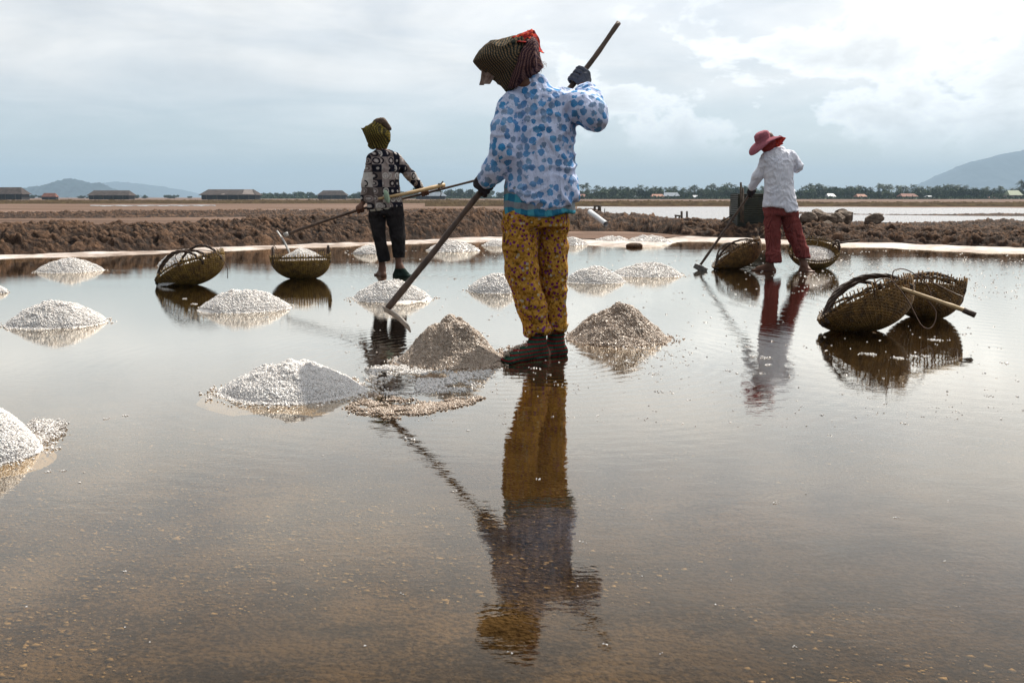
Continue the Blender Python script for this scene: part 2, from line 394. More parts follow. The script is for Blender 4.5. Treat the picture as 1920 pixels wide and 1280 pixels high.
gr = pol(full, lambda t: [float(D(t))+o for o in (1.9, 3, 8, 20, 45, 100, 220, 500, 1200, 3000, 5500, 9200)], 12, .04)
add('ground', gr, C['field'], kind='structure', origin=(0, 0, 0))
# bed
m = NT('salt_pan_bed'); v = m.geo()
big = m.noise(m.geo((.8, 1.5, 1), (0, 0, .35)), .8, 6, .55, 1.4); mid = m.noise(v, 5, 5, .6); fine = m.noise(v, 60, 5, .75)
vo = m.vor(v, 85, rnd=1); 
sx = m.n('ShaderNodeSeparateXYZ'); m.t.links.new(m.geo(), sx.inputs[0])
leftw = m.math('MULTIPLY_ADD', sx.outputs[0], -.16, .0)
nearw = m.math('MULTIPLY_ADD', sx.outputs[1], -.10, .20)
cr = m.math('ADD', m.math('ADD', big, leftw), nearw)
crust = m.ramp(cr, [(.42, 0), (.78, 1)])
c0 = m.ramp(mid, [(.3, (.022, .018, .016)), (.7, (.075, .058, .047))])
speck = m.ramp(m.math('ADD', m.math('MULTIPLY', fine, .7), m.math('MULTIPLY', mid, .4)), [(.50, 0), (.60, 1)])
c1 = m.mix(m.math('MULTIPLY', speck, m.math('MULTIPLY_ADD', crust, .85, .25)), c0, (.31, .275, .255))
c1 = m.mix(m.math('MULTIPLY', crust, .4), c1, (.19, .168, .155))
dk = m.ramp(m.noise(m.geo((.9, 2.2, 1)), 1.7, 4, .6, .8), [(.60, 0), (.70, .7)])
c1 = m.mix(dk, c1, (.03, .03, .035))
C['bed'] = m.fin(c1, .85, m.bump(m.math('ADD', fine, m.math('MULTIPLY', vo.outputs['Distance'], -.8)), .012, 1.0), .2)
ths = np.linspace(-math.pi, math.pi, 361)
bed = pol(ths, lambda t: [.01, 1, 2, 4, 7, 10, float(D(t))-.3, float(D(t))+.6], 8, -.032)
add('pond_bed', bed, C['bed'], kind='structure', origin=(0, 0, 0))
# water surface: clear brine, tinted, reflecting; real ripples as bump
m = NT('brine_water'); t = m.t
v = m.geo((1.0, 2.2, 1)); n1 = m.noise(v, 13, 3, .5); n2 = m.noise(m.geo((1, 1.8, 1)), 34, 2, .5); n3 = m.noise(m.geo((.35, 1.2, 1)), 1.3, 3, .5)
def rings(px, py, freq, fall, amp):
    g = G(px, py); s = m.n('ShaderNodeVectorMath', operation='DISTANCE'); t.links.new(m.geo(), s.inputs[0]); s.inputs[1].default_value = tuple(g)
    d = s.outputs['Value']; w = m.math('SINE', m.math('MULTIPLY', m.math('ADD', d, m.math('MULTIPLY', n1, .05)), freq))
    e = m.math('DIVIDE', amp, m.math('ADD', 1.0, m.math('MULTIPLY', m.math('MULTIPLY', d, d), fall)))
    return m.math('MULTIPLY', w, e)
hts = m.math('ADD', m.math('MULTIPLY', n1, .36), m.math('MULTIPLY', n2, .26))
mask = m.ramp(n3, [(.35, .35), (.65, 1.0)])
hts = m.math('MULTIPLY', hts, mask)
for a_ in ((1010, 672, 75, 2.5, .35), (2150, 560, 42, .10, .22), (1450, 510, 60, 1.2, .25), (1510, 510, 60, 1.2, .25), (748, 516, 60, 1.5, .25), (850, 690, 75, 3, .2)):
    hts = m.math('ADD', hts, rings(*a_))
bp = m.bump(hts, .0011, 1.0)
fr = m.n('ShaderNodeFresnel'); fr.inputs['IOR'].default_value = 1.42; t.links.new(bp, fr.inputs['Normal'])
gl = m.n('ShaderNodeBsdfGlossy'); gl.inputs['Roughness'].default_value = .006; gl.inputs['Color'].default_value = (1, .945, .86, 1); t.links.new(bp, gl.inputs['Normal'])
tr = m.n('ShaderNodeBsdfTransparent'); tr.inputs['Color'].default_value = (.72, .575, .36, 1)
mx = m.n('ShaderNodeMixShader'); t.links.new(m.math('MINIMUM', m.math('MULTIPLY_ADD', fr.outputs[0], 2.5, -.175, clamp=True), .93), mx.inputs[0]); t.links.new(tr.outputs[0], mx.inputs[1]); t.links.new(gl.outputs[0], mx.inputs[2])
t.links.new(mx.outputs[0], m.out.inputs['Surface']); C['water'] = m.m
wt = pol(ths, lambda t: [.01, 3, 8, float(D(t))+.25], 4, 0.0)
add('water', wt, C['water'], kind='structure', origin=(0, 0, 0))
# salt rim beach
m = NT('salt_rim_crust'); v = m.geo(); f = m.math('ADD', m.math('MULTIPLY', m.noise(v, 3, 6, .65), .55), m.math('MULTIPLY', m.noise(m.geo((.6, .6, 1)), 1.1, 4, .6), .45))
C['rim'] = m.fin(m.ramp(f, [(.35, (.16, .11, .08)), (.48, (.40, .32, .27)), (.6, (.66, .6, .56))]), .6, m.bump(m.noise(v, 30, 4), .01), .3)
vis = np.linspace(-.72, .72, 1300)
def zrim(T, O, X, Y):
    p = np.stack([X, Y, 0*X], -1); return -.035+.05*np.clip((O+.35)/.7, 0, 1.2)+.014*fbm(p, 1.4, 4, 4)
add('salt_rim', radial(vis[::2], np.linspace(-.5, 4.6, 90), zrim), C['rim'], kind='structure', origin=(0, 0, 0))
# mud banks
def tpx(px): return math.atan((px-960)/FPX/math.cos(TH))
m = NT('mud_clods'); v = m.geo(); f = m.noise(v, 4, 7, .7); g = m.noise(v, 26, 5, .7)
c = m.ramp(f, [(.34, (.010, .005, .003)), (.5, (.042, .021, .011)), (.66, (.18, .098, .054))])
gp = m.n('ShaderNodeNewGeometry'); c = m.mix(m.ramp(gp.outputs['Pointiness'], [(.51, 0), (.57, .62)]), c, (.24, .135, .078))  # raised clod edges paler: dried mud, with sunlit tops put into the colour
C['mud'] = m.fin(c, .85, m.bump(m.math('ADD', f, m.math('MULTIPLY', g, .5)), .11, 1.0), .25)
def clods(p, s=1.0, seed=0):
    q = p*1.0; wp = .10*np.stack([noise3(p, 2.5*s, seed+20), noise3(p, 2.5*s, seed+21), noise3(p, 2.5*s, seed+22)], -1); q = q+wp/s
    q[..., 0] = q[..., 0]+.5*q[..., 2]; a = np.abs(noise3(q*A(1, 1, 1.3), 3.1*s, seed)); b = np.abs(noise3(q, 7.3*s, seed+3)); c = np.abs(noise3(q, 15*s, seed+6)); d = noise3(p, 34*s, seed+8)
    return .085*a+.085*b+.06*c+.016*d
hts_bank = [(0, .30), (300, .28), (480, .30), (700, .36), (890, .42), (1100, .34), (1300, .24), (1500, .19), (1700, .17), (1920, .20)]
def zbank(T, O, X, Y):
    p = np.stack([X, Y, 0*X], -1); w = .22*noise3(p, .9, 11)+.16*noise3(p, 2.6, 12); o = O-BO(T)+.3+w*.5; hp = np.interp(T, [tpx(a) for a, b in hts_bank], [b for a, b in hts_bank])
    pr = np.clip(o/1.15, 0, 1); pr = np.sin(pr*np.pi/2); back = np.clip((o-2.4)/1.4, 0, 1); hh = hp*(1+.15*noise3(p, .6, 14))
    q = p.copy(); q[..., 2] = pr*.8
    return hh*pr*(1-back*.6)+clods(q, 1.0, 2)*np.clip(o/.2, 0, 1)*(1-.4*back)-.01-.06*np.clip(-o*6, 0, 1)
def rough_strip(name, ths, rfn, w, hfn, mat, label_kind='structure', nacross=60, cl=1.0, seed=0, base=.0):
    us = np.linspace(0, 1, nacross); T, U = np.meshgrid(ths, us, indexing='ij'); r = rfn(T)+U*w
    X = r*np.sin(T); Y = r*np.cos(T); p = np.stack([X, Y, 0*X], -1)
    pr = np.sin(np.pi*np.clip(U, 0, 1))**.7; Z = base-.03+pr*(hfn(T)*(1+.2*noise3(p, .3, seed))+clods(p, 1/cl, seed)*cl)
    return add(name, (np.stack([X, Y, Z], -1).reshape(-1, 3), [grid_faces(len(ths), len(us))[:, ::-1]]), mat, kind='structure', origin=(0, 0, 0))
offs = np.concatenate([np.linspace(.1, 5.2, 190), np.linspace(5.25, 8.0, 30)])
add('mud_bank', radial(vis, offs, zbank), C['mud'], kind='structure', origin=(0, 0, 0))
rough_strip('mud_ridge', np.linspace(tpx(-150), tpx(1120), 1000), lambda T: 43+2*np.sin(T*5)+3*T, 5.5, lambda T: .20+0*T, C['mud'], cl=1.0, seed=21, nacross=50)
rough_strip('mud_ridge', np.linspace(tpx(-150), tpx(930), 700), lambda T: 29.5+1.0*np.sin(T*9), 2.2, lambda T: .0+.04*np.sin(T*23), C['mud'], cl=.5, seed=25, nacross=24)
rough_strip('mud_ridge', np.linspace(tpx(470), tpx(1110), 500), lambda T: 33+1.0*np.sin(T*9), 7, lambda T: .10+.05*np.sin(T*17), C['mud'], cl=1.0, seed=27, nacross=50)
rough_strip('mud_ridge', np.linspace(tpx(1120), tpx(1340), 260), lambda T: 26.5+0*T, 3.2, lambda T: .17+0*T, C['mud'], cl=.7, seed=28, nacross=40)
rough_strip('mud_ridge', np.linspace(tpx(1440), tpx(2050), 600), lambda T: 46+2*np.sin(T*11), 2.6, lambda T: .1+.03*np.sin(T*31), C['mud'], cl=.5, seed=29, nacross=20)
rough_strip('mud_ridge', np.linspace(tpx(1500), tpx(2050), 700), lambda T: 26+1.5*np.sin(T*11), 5, lambda T: .12+.05*np.sin(T*31), C['mud'], cl=.9, seed=33, nacross=40)
m = NT('dry_grass_bank'); v = m.geo(); f = m.noise(v, 1.2, 6, .7)
C['grassbank'] = m.fin(m.ramp(f, [(.3, (.03, .018, .01)), (.55, (.07, .048, .024)), (.75, (.12, .09, .04))]), .95, m.bump(f, .2), .05)
rough_strip('grass_bank', np.linspace(tpx(800), tpx(2100), 900), lambda T: 86+4*np.sin(T*4)+25*np.clip(T-.38, 0, 1), 7, lambda T: .30+.05*np.sin(T*13), C['grassbank'], cl=1.3, seed=40, nacross=30, base=.04)
rough_strip('grass_bank', np.linspace(tpx(-200), tpx(960), 700), lambda T: 130+5*np.sin(T*7), 12, lambda T: .30+0*T, C['grassbank'], cl=1.6, seed=44, nacross=24, base=.04)
# far ponds
m = NT('rippled_pond_water'); t = m.t; v = m.geo((.5, .16, 1)); bp = m.bump(m.noise(v, 4, 4, .7), .25, 1.0)
C['farwater'] = m.fin((.30, .27, .25), .22, bp, .8)
def pond(x0, x1, r0, r1, z):
    ths = np.linspace(tpx(x0), tpx(x1), 60)
    V = []
    for k, t_ in enumerate(ths):
        w0 = r0*(1+.03*math.sin(k*.7)+.02*math.sin(k*1.9)); w1 = r1*(1+.015*math.sin(k*.5+1))
        for r in (w0, w1): V.append((r*math.sin(t_), r*math.cos(t_), z))
    add('pond', (np.array(V), [grid_faces(60, 2)[:, ::-1]]), C['farwater'], kind='structure', origin=(0, 0, 0))
pond(1080, 2300, 31, 80, .06); pond(520, 1078, 46, 62, .06); pond(185, 415, 93, 103, .06)
# ------------------------------------------------------------------ salt heaps
def grains(pts, size, rs):
    n = len(pts); o = np.array([[1,0,0],[-1,0,0],[0,1,0],[0,-1,0],[0,0,1],[0,0,-1]], float)
    q = rs.randn(n, 4); q /= np.linalg.norm(q, axis=1)[:, None]; w, x, y, z = q.T
    M_ = np.stack([1-2*(y*y+z*z), 2*(x*y-z*w), 2*(x*z+y*w), 2*(x*y+z*w), 1-2*(x*x+z*z), 2*(y*z-x*w), 2*(x*z-y*w), 2*(y*z+x*w), 1-2*(x*x+y*y)], 1).reshape(n, 3, 3)
    s = size*(.55+.8*rs.rand(n, 1, 1)**1.5)*(.7+.6*rs.rand(n, 6, 1))
    V = np.einsum('nij,kj->nki', M_, o)*s+pts[:, None]
    f = np.array([[0,2,4],[2,1,4],[1,3,4],[3,0,4],[2,0,5],[1,2,5],[3,1,5],[0,3,5]])
    return V.reshape(-1, 3), [[], (np.arange(n)[:, None, None]*6+f).reshape(-1, 3)]
def heap_h(x, y, h, seed, pw):
    a = np.arctan2(y, x); ns = noise3(np.stack([np.cos(a)*1.4, np.sin(a)*1.4, 0*a+seed], -1), 1, seed); rho = np.hypot(x, y); rho = rho*(1+.13*ns*np.clip(rho/.6, 0, 1)**1.5)
    dome = np.cos(np.clip(rho, 0, 1)*np.pi/2)**.75; bell = (np.exp(-(rho/.70)**2.6)-.08)/.92
    z = dome*pw+bell*(1-pw); z = np.where(rho < 1, z, -(rho-1)*.8)
    return h*z, rho
def heap(name, px, py, wpx, top_py, label, mat='salt', n=4000, gs=.0075, seed=1, ry=1.0, pw=.9, group='salt heaps in the pan', skew=(0, 0)):
    c = G(px, py); rx = wpx/2/FPX*c[1]; rr = rx*ry; h = max(.045, P(px, top_py, c[1]+.0)[2]-.016*rx/.3)
    N_ = int(np.clip(rx/.006, 30, 110)); g = np.linspace(-1.25, 1.25, N_); X, Y = np.meshgrid(g, g, indexing='ij'); lump = .012
    def zz(x, y):
        z, rho = heap_h(x-skew[0]*np.maximum(0, 1-np.hypot(x, y)), y-skew[1]*np.maximum(0, 1-np.hypot(x, y)), h, seed, pw)
        p = np.stack([x*rx, y*rr, 0*x+seed], -1)
        return z+(lump*noise3(p, 9, seed)+(.026 if mat == 'saltwet' else .012)*noise3(p, 19, seed+5)+.012*np.abs(noise3(p, 28, seed+1))+.012*np.abs(noise3(p, 60, seed+2)))*(rx/.3)*np.clip(1.25-rho, 0, 1)
    Z = np.maximum(zz(X, Y), -.04)
    base = (np.stack([X*rx+c[0], Y*rr+c[1], Z], -1).reshape(-1, 3), [grid_faces(N_, N_)])
    rs = np.random.RandomState(seed); a = rs.rand(n)*2*np.pi; r_ = 1.04*np.sqrt(rs.rand(n)); x = r_*np.cos(a); y = r_*np.sin(a)
    k = int(n*.014); r2 = 1.0+.3*rs.rand(k)**2; x[:k] = r2*np.cos(a[:k]); y[:k] = r2*np.sin(a[:k])
    z = zz(x, y); z[:k] = rs.rand(k)*.004-.002; ok = z > -.03; pts = np.stack([x*rx+c[0], y*rr+c[1], z+gs*.3], 1)[ok]
    gq = grains(pts, gs, rs)
    return add(name, join(base, gq), C[mat], label=label, cat='salt heap', group=group, origin=(c[0], c[1], 0), smooth=True)
H = 'salt_heap'
heap(H, 550, 732, 270, 682, 'white salt heap half in the shadow of the central worker, wide and low', n=26000, gs=.006, seed=3, ry=.95, pw=1.0)
heap(H, 845, 676, 190, 598, 'tall damp tan salt heap just left of the central worker\'s feet', 'saltwet', n=22000, gs=.006, seed=5, ry=.95, pw=.1)
heap(H, 1160, 634, 190, 574, 'pointed tan salt heap just right of the central worker\'s feet', 'saltwet', n=20000, gs=.006, seed=8, pw=.3)
heap(H, 733, 560, 142, 526, 'white salt heap crossed by the central worker\'s hoe handle', n=9000, gs=.0068, seed=11)
heap(H, 460, 578, 158, 543, 'white salt heap in front of and between the two baskets on the left', n=10000, gs=.0068, seed=13)
heap(H, 104, 606, 170, 564, 'white salt heap standing alone near the left edge', n=11000, gs=.0065, seed=15)
heap(H, 131, 508, 110, 485, 'small far white salt heap before the reflection of the bank at left', n=5000, gs=.0075, seed=17)
heap(H, -12, 549, 46, 536, 'tip of a white salt heap cut by the left edge of the photo', n=1200, gs=.009, seed=19)
heap(H, -62, 850, 260, 748, 'big bright white salt heap cut by the left edge, nearest the camera', n=24000, gs=.0052, seed=21, pw=.9, ry=.9)
heap(H, 930, 545, 104, 514, 'white salt heap partly hidden by the central worker\'s left trouser leg', n=6000, gs=.007, seed=23)
heap(H, 1115, 527, 116, 500, 'white salt heap right behind the yellow trousers, left of a similar heap', n=6000, gs=.007, seed=25)
heap(H, 1216, 515, 126, 493, 'flat white salt heap left of the right worker\'s hoe blade', n=6000, gs=.007, seed=27)
heap(H, 848, 470, 92, 451, 'far white salt heap near the bank, behind the central hoe handle', n=1800, gs=.012, seed=29)
heap(H, 692, 475, 56, 460, 'far white salt heap behind the left worker\'s black trousers', n=1200, gs=.012, seed=31)
heap(H, 930, 461, 50, 450, 'tiny far salt heap at the rim just left of the yellow trousers', n=900, gs=.012, seed=33)
heap(H, 1072, 459, 56, 445, 'far salt heap at the rim touching the right side of the yellow trousers', n=1000, gs=.012, seed=35)
heap(H, 1148, 453, 64, 443, 'low far salt heap on the rim, left of the pair at the pan corner', n=1200, gs=.013, seed=37)
heap(H, 1216, 455, 82, 441, 'broad far salt heap on the rim, right of the pair at the pan corner', n=1500, gs=.013, seed=39)
heap(H, 348, 497, 92, 470, 'white salt heap behind the tilted basket on the left', n=2000, gs=.010, seed=41)
def crust_patch(name, quadpx, n, gs, mat, label, seed, zs=.004):
    rs = np.random.RandomState(seed); poly = np.array([G(*q)[:2] for q in quadpx]); lo = poly.min(0); hi = poly.max(0)
    p = lo+(hi-lo)*rs.rand(n*4, 2); x, y = p.T; ins = np.zeros(len(p), bool); j = len(poly)-1
    for i in range(len(poly)):
        xi, yi = poly[i]; xj, yj = poly[j]; c = ((yi > y) != (yj > y)) & (x < (xj-xi)*(y-yi)/(yj-yi+1e-9)+xi); ins ^= c; j = i
    dist = np.full(len(p), 9.0)
    for i in range(len(poly)):
        a_ = poly[i-1]; d_ = poly[i]-a_; t_ = np.clip(((p-a_)@d_)/(d_@d_), 0, 1); dist = np.minimum(dist, np.linalg.norm(p-a_-t_[:, None]*d_, axis=1))
    ins &= rs.rand(len(p)) < np.clip(dist/.085, .04, 1)**1.1
    p3 = np.stack([x, y, 0*x], 1); p[:, 0] += .05*noise3(p3, 7, seed+4); p[:, 1] += .09*noise3(p3, 6, seed+5)+.04*noise3(p3, 20, seed+6); den = noise3(p3, 9, seed)+.6*noise3(p3, 28, seed+1); p = p3[ins & (den > rs.rand(len(x))*.7-.42)][:n]
    p[:, 2] = zs*rs.rand(len(p)); return add(name, grains(p, gs, rs), C[mat], label=label, cat='salt crust', kind='stuff')
crust_patch('salt_crust', [(640, 765), (690, 735), (790, 750), (905, 742), (915, 752), (830, 772), (730, 790), (660, 778)], 5200, .0052, 'saltwet', 'tan salt grains raked out in front of the shadow', 51)
crust_patch('salt_crust', [(675, 690), (770, 660), (850, 695), (940, 690), (900, 735), (700, 745)], 4200, .005, 'salt', 'shaded wet salt grains between the two near heaps', 52, .002)
crust_patch('salt_crust', [(40, 800), (60, 785), (130, 792), (135, 812), (90, 832), (50, 850)], 2400, .0045, 'salt', 'white salt spilled beside the heap at the left edge', 53, .012)
crust_patch('salt_crust', [(740, 822), (775, 815), (795, 825), (760, 830)], 90, .005, 'salt', 'small patch of salt grains by the reflected hoe handle', 54)
crust_patch('salt_crust', [(905, 668), (960, 640), (965, 660), (955, 690), (870, 700)], 700, .0065, 'saltwet', 'salt grains between the tall tan heap and the foot', 55)
# crystals lying on the bed under the shallow water
def bed_crystals():
    rs = np.random.RandomState(90); n = 90000; x = rs.uniform(-2.6, 2.4, n); y = 1.3+rs.rand(n)**1.2*3.6; p = np.stack([x, y, 0*x], 1)
    den = .55*noise3(p*A(.8, 1.3, 1), .9, 91)+.35*noise3(p, 3.1, 92)+.25*noise3(p, 9, 93)-.20*x-.16*(y-2.2)
    ok = (np.abs(x) < y*.62+.3) & (den > rs.rand(n)*.9-.32); p = p[ok][:36000]; p[:, 2] = -.031
    V, F = grains(p, .0042, rs); V = V.reshape(-1, 6, 3); c = V.mean(1, keepdims=True); k = (.6+1.2*rs.rand(len(p), 1, 1)**3); V = c+(V-c)*k*A(1.3, 1, .55)
    return V.reshape(-1, 3), F
C['bedsalt'] = simple('muddy_salt_crystals', (.11, .095, .085), (.72, .65, .59), 14, .7, .002)
add('bed_crystals', bed_crystals(), C['bedsalt'], label='muddy salt crystals covering the pan bed under the shallow water', cat='salt crystals', kind='stuff')
# floating flakes
def flakes():
    rs = np.random.RandomState(60); P_ = []; S_ = []
    def put(x, y, k, sp):
        g = G(x, y)[:2]; 
        for _ in range(k): P_.append((g[0]+rs.randn()*sp, g[1]+rs.randn()*sp*1.2, .001)); S_.append(1)
    for _ in range(900):
        x = rs.uniform(640, 1920); y = 470+ (rs.rand()**1.8)*330; put(x, y, rs.randint(1, 3), .006)
    for _ in range(500): put(rs.uniform(1500, 1920), rs.uniform(485, 560), 1, .01)
    for _ in range(26): put(rs.uniform(0, 1920), rs.uniform(800, 1270), rs.randint(1, 3), .003)
    for _ in range(120): put(rs.normal(1200, 40), rs.uniform(640, 690), 2, .01)
    for (x, y, k, s) in [(1632,664,60,.018),(1686,671,50,.016),(1712,667,20,.01),(1738,668,14,.008),(1752,637,36,.015),(1436,671,30,.016),(1412,668,16,.01),(1430,700,14,.01),(1440,684,18,.01),(1404,650,10,.01),(1695,793,8,.006),(1540,777,7,.006),(1454,943,7,.004),(1680,970,7,.004),(1092,1016,7,.004),(856,921,9,.004),(1010,898,6,.004),(1135,1208,6,.003),(1488,1212,5,.003),(235,1072,9,.004),(1888,681,12,.01),(1855,742,8,.008),(1365,695,10,.01),(1000,690,10,.01),(1225,700,20,.02),(1240,735,8,.01),(150,905,6,.003),(120,882,12,.004),(90,884,10,.004),(60,880,8,.004),(1560,610,10,.01),(500,595,10,.01),(345,560,6,.01),(365,570,10,.012),(200,785,16,.006),(235,779,14,.006)]:
        put(x, y, k, s)
    pts = np.array(P_); far = np.clip(pts[:, 1]/4.5, .5, 2.4)
    V, F = grains(pts, .0042, rs); V = V.reshape(-1, 6, 3); c = V.mean(1, keepdims=True); V = c+(V-c)*far[:, None, None]; V[..., 2] = .001+(V[..., 2]-.001)*.7
    return V.reshape(-1, 3), F
add('salt_flakes', flakes(), C['salt'], label='white salt flakes floating on the shallow water', cat='salt flakes', kind='stuff', smooth=False)
b_ = G(1188, 461, .02); 
V, F = (lambda f: f.mesh())(Field(b_-.3, b_+.3, .02).ell(b_+A(0, 0, .0), (.13, .1, .05), .02).ell(b_+A(.08, 0, .0), (.07, .07, .04), .02))
add('stone', folds((V, F), .01), C['mud'], label='flat brown stone lying in the water before the salt rim', cat='stone')
# ------------------------------------------------------------------ baskets
def basket(name, loc, a, b, Hh, tilt, rotz, label, scoop=.35, seed=1, mat='wick', handles=(), loops=(), N_=66, rows=26, roll=0):
    """tilt: rotation about local y (mouth turned to -x when positive)"""
    rs = np.random.RandomState(seed)
    ct, st_ = math.cos(tilt), math.sin(tilt); cz, sz = math.cos(rotz), math.sin(rotz); cr, sr = math.cos(roll), math.sin(roll)
    def loc2(p):
        p = np.asarray(p, float); x, y, z = p[..., 0], p[..., 1], p[..., 2]
        x, z = x*ct-z*st_, x*st_+z*ct; y, z = y*cr-z*sr, y*sr+z*cr; x, y = x*cz-y*sz, x*sz+y*cz
        return np.stack([x, y, z], -1)
    def S(u, v, off=0.0):
        u = np.asarray(u, float); v = np.asarray(v, float)
        f = np.sin(np.clip(v, 0, 1.2)*np.pi/2)**.85; g = v**1.7*.8+.2*v**4
        hh = Hh*(1-scoop*np.clip(-np.cos(u), 0, 1)**2*v); ex = 1+.12*np.clip(-np.cos(u), 0, 1)*v
        w = 1+.03*np.sin(3*u+seed)*v
        return loc2(np.stack([(a*f*ex*w+off)*np.cos(u), (b*f*w+off)*np.sin(u), hh*g+0*u], -1))
    uu = np.linspace(0, 2*np.pi, 40); allp = np.concatenate([S(uu, np.full(40, vv)) for vv in np.linspace(0, 1, 10)]); zmin = allp[:, 2].min()
    base = np.array([loc[0], loc[1], 0.0]); off3 = base-A(0, 0, zmin+.012)
    root = empty(name, base, label, 'basket', 'woven salt baskets'); gs_ = []
    for k in range(N_):
        u = 2*np.pi*k/N_+rs.randn()*.012; v = np.linspace(.08, 1.0+.045*rs.rand(), 12)
        gs_.append(tube(S(np.full(12, u), v, .0035)+off3, np.linspace(.0062, .0048, 12), 4))
    add('stakes', join(*gs_), C[mat], root); gs_ = []
    vv_ = np.linspace(.05, 1, 200); pp_ = np.stack([a*np.sin(vv_*np.pi/2)**.85, Hh*(vv_**1.7*.8+.2*vv_**4)], 1); al_ = np.concatenate([[0], np.cumsum(np.linalg.norm(np.diff(pp_, axis=0), axis=1))]); Lm = np.interp(.90, vv_, al_)
    rows = int(Lm/.0098); vs = np.concatenate([np.interp(np.linspace(0, Lm, rows), al_, vv_), [.955, .965]])
    for j, vv in enumerate(vs):
        u = np.linspace(0, 2*np.pi, 2*N_+1); osc = .0045*np.cos(N_/2*u+(j % 2)*np.pi)
        p = S(u, vv+.004*np.sin(u*5+j), osc)+off3
        V_, F_ = tube(p, .0064 if j < rows else .0042, 5, False); gs_.append((V_, F_))
    add('weave', join(*gs_), C[mat], root)
    u = np.linspace(0, 2*np.pi, 90); r1 = S(u, np.full(90, .975)+.006*np.sin(u*23), .006*np.sin(u*31))+off3
    add('rim', tube(r1, .0052+.0015*np.sin(np.arange(90)*1.7), 6, False), C['rope'], root)
    for (u0, u1, hgt, lean) in handles:
        p0 = S(R(u0), .9)+off3; p1 = S(R(u1), .9)+off3; up = loc2(A(0, 0, 1))
        mid = (p0+p1)/2+up*hgt+loc2(A(lean, 0, 0)); q0 = p0*.62+mid*.38+up*hgt*.28; q1 = p1*.62+mid*.38+up*hgt*.28
        c = curve([p0-up*.03, p0, q0, mid, q1, p1, p1-up*.03], 10); n = len(c); tt = np.arange(n)*.55; s_ = []
        tg = np.gradient(c, axis=0); tg /= np.linalg.norm(tg, axis=1)[:, None]; w1 = np.cross(tg, A(.3, .5, .8)); w1 /= np.linalg.norm(w1, axis=1)[:, None]; w2 = np.cross(tg, w1)
        for ph in (0, 2.1, 4.2): s_.append(tube(c+.0062*(np.cos(tt+ph)[:, None]*w1+np.sin(tt+ph)[:, None]*w2), .0068, 5))
        add('handle', join(*s_), C['rope'], root)
    for L_ in loops:
        c = curve([P(*q) for q in L_], 12); add('rattan_loop', tube(c, .0036, 5), C['wire'], root)
    return root, S, off3, loc2
# left tilted basket
g = G(362, 536); B1 = basket('basket', (g[0], g[1]+.1), .31, .235, .25, R(14), R(6), 'tilted woven basket spilling salt at its left end, four dark straps over its mouth', .5, 2,
    'wick2', [(180, 60, .17, -.02), (200, -60, .17, 0), (120, -20, .15, .03)], [[(338, 500, 8.9), (330, 478, 8.8), (365, 469, 8.8), (405, 474, 8.8), (425, 500, 8.8), (427, 522, 8.85)]], rows=26)
def salt_load(bk, c, r, label, seed, n=2500, gs=.009):
    _, _, off3, loc2 = bk; c = np.asarray(c, float)
    rs = np.random.RandomState(seed); a_ = rs.rand(n)*2*np.pi; q = np.sqrt(rs.rand(n)); x = q*np.cos(a_); y = q*np.sin(a_)
    z = (1-q**1.6)*1.0+.12*noise3(np.stack([x, y, 0*x], 1), 3, seed)
    g_ = np.linspace(-1, 1, 40); X, Y = np.meshgrid(g_, g_, indexing='ij'); Q = np.hypot(X, Y); k = np.maximum(Q, 1); X = X/k; Y = Y/k; Q = np.minimum(Q, 1)
    Z = (1-Q**1.6)+.12*noise3(np.stack([X, Y, 0*X], -1), 3, seed)
    pts = loc2(np.stack([x, y, z], 1)*r+c)+off3; B = loc2(np.stack([X, Y, Z], -1).reshape(-1, 3)*r+c)+off3
    add('salt_load', join((B, [grid_faces(40, 40)]), grains(pts, gs, rs)), C['salt'], label=label, cat='salt', smooth=False)
def tilt_m(ax_ang, y_ang=0):
    c, s = math.cos(ax_ang), math.sin(ax_ang); c2, s2 = math.cos(y_ang), math.sin(y_ang)
    return np.array([[1, 0, 0], [0, c, s], [0, -s, c]])@np.array([[c2, 0, s2], [0, 1, 0], [-s2, 0, c2]])
salt_load(B1, A(-.19, -.02, .07), A(.15, .15, .07), 'white salt spilling out of the left end of the tilted basket', 71, 1500)
# upright bowl basket
g = G(564, 524); B2 = basket('basket', (g[0], g[1]+.12), .275, .25, .25, 0, R(10), 'upright round basket heaped with salt under the left worker\'s hoe blade', .05, 4, 'wick2',
    [(165, 205, .13, 0), (-15, 25, .13, 0)], [[(512, 490, 10.1), (508, 470, 10.1), (514, 461, 10.15), (520, 470, 10.2)]], rows=24)
salt_load(B2, A(0, 0, .19), A(.235, .215, .12), 'rounded white salt load inside the upright basket on the left', 72, 3000)
# baskets by the right worker
g = G(1395, 506); basket('basket', (g[0]+.02, g[1]+.1), .29, .22, .25, R(20), R(8), 'dark tilted basket behind the right worker\'s left leg', .5, 6, 'wick',
    [(190, 60, .16, -.02), (180, -50, .14, 0)], [[(1365, 480, 11), (1372, 455, 11), (1395, 450, 11), (1412, 460, 11)]], rows=24, roll=R(-12))
g = G(1530, 503); B4 = basket('basket', (g[0], g[1]+.16), .27, .23, .23, 0, R(0), 'open basket full of salt tipped towards the camera beside the right worker', .1, 7, 'wick2',
    [(-12, 30, .12, 0), (165, 200, .12, 0)], [[(1553, 475, 11.2), (1556, 458, 11.2), (1566, 456, 11.2), (1572, 470, 11.2)]], rows=24, roll=R(32))
salt_load(B4, A(0, -.01, .13), A(.235, .20, .05), 'salt load in the open basket beside the right worker', 73, 3000)
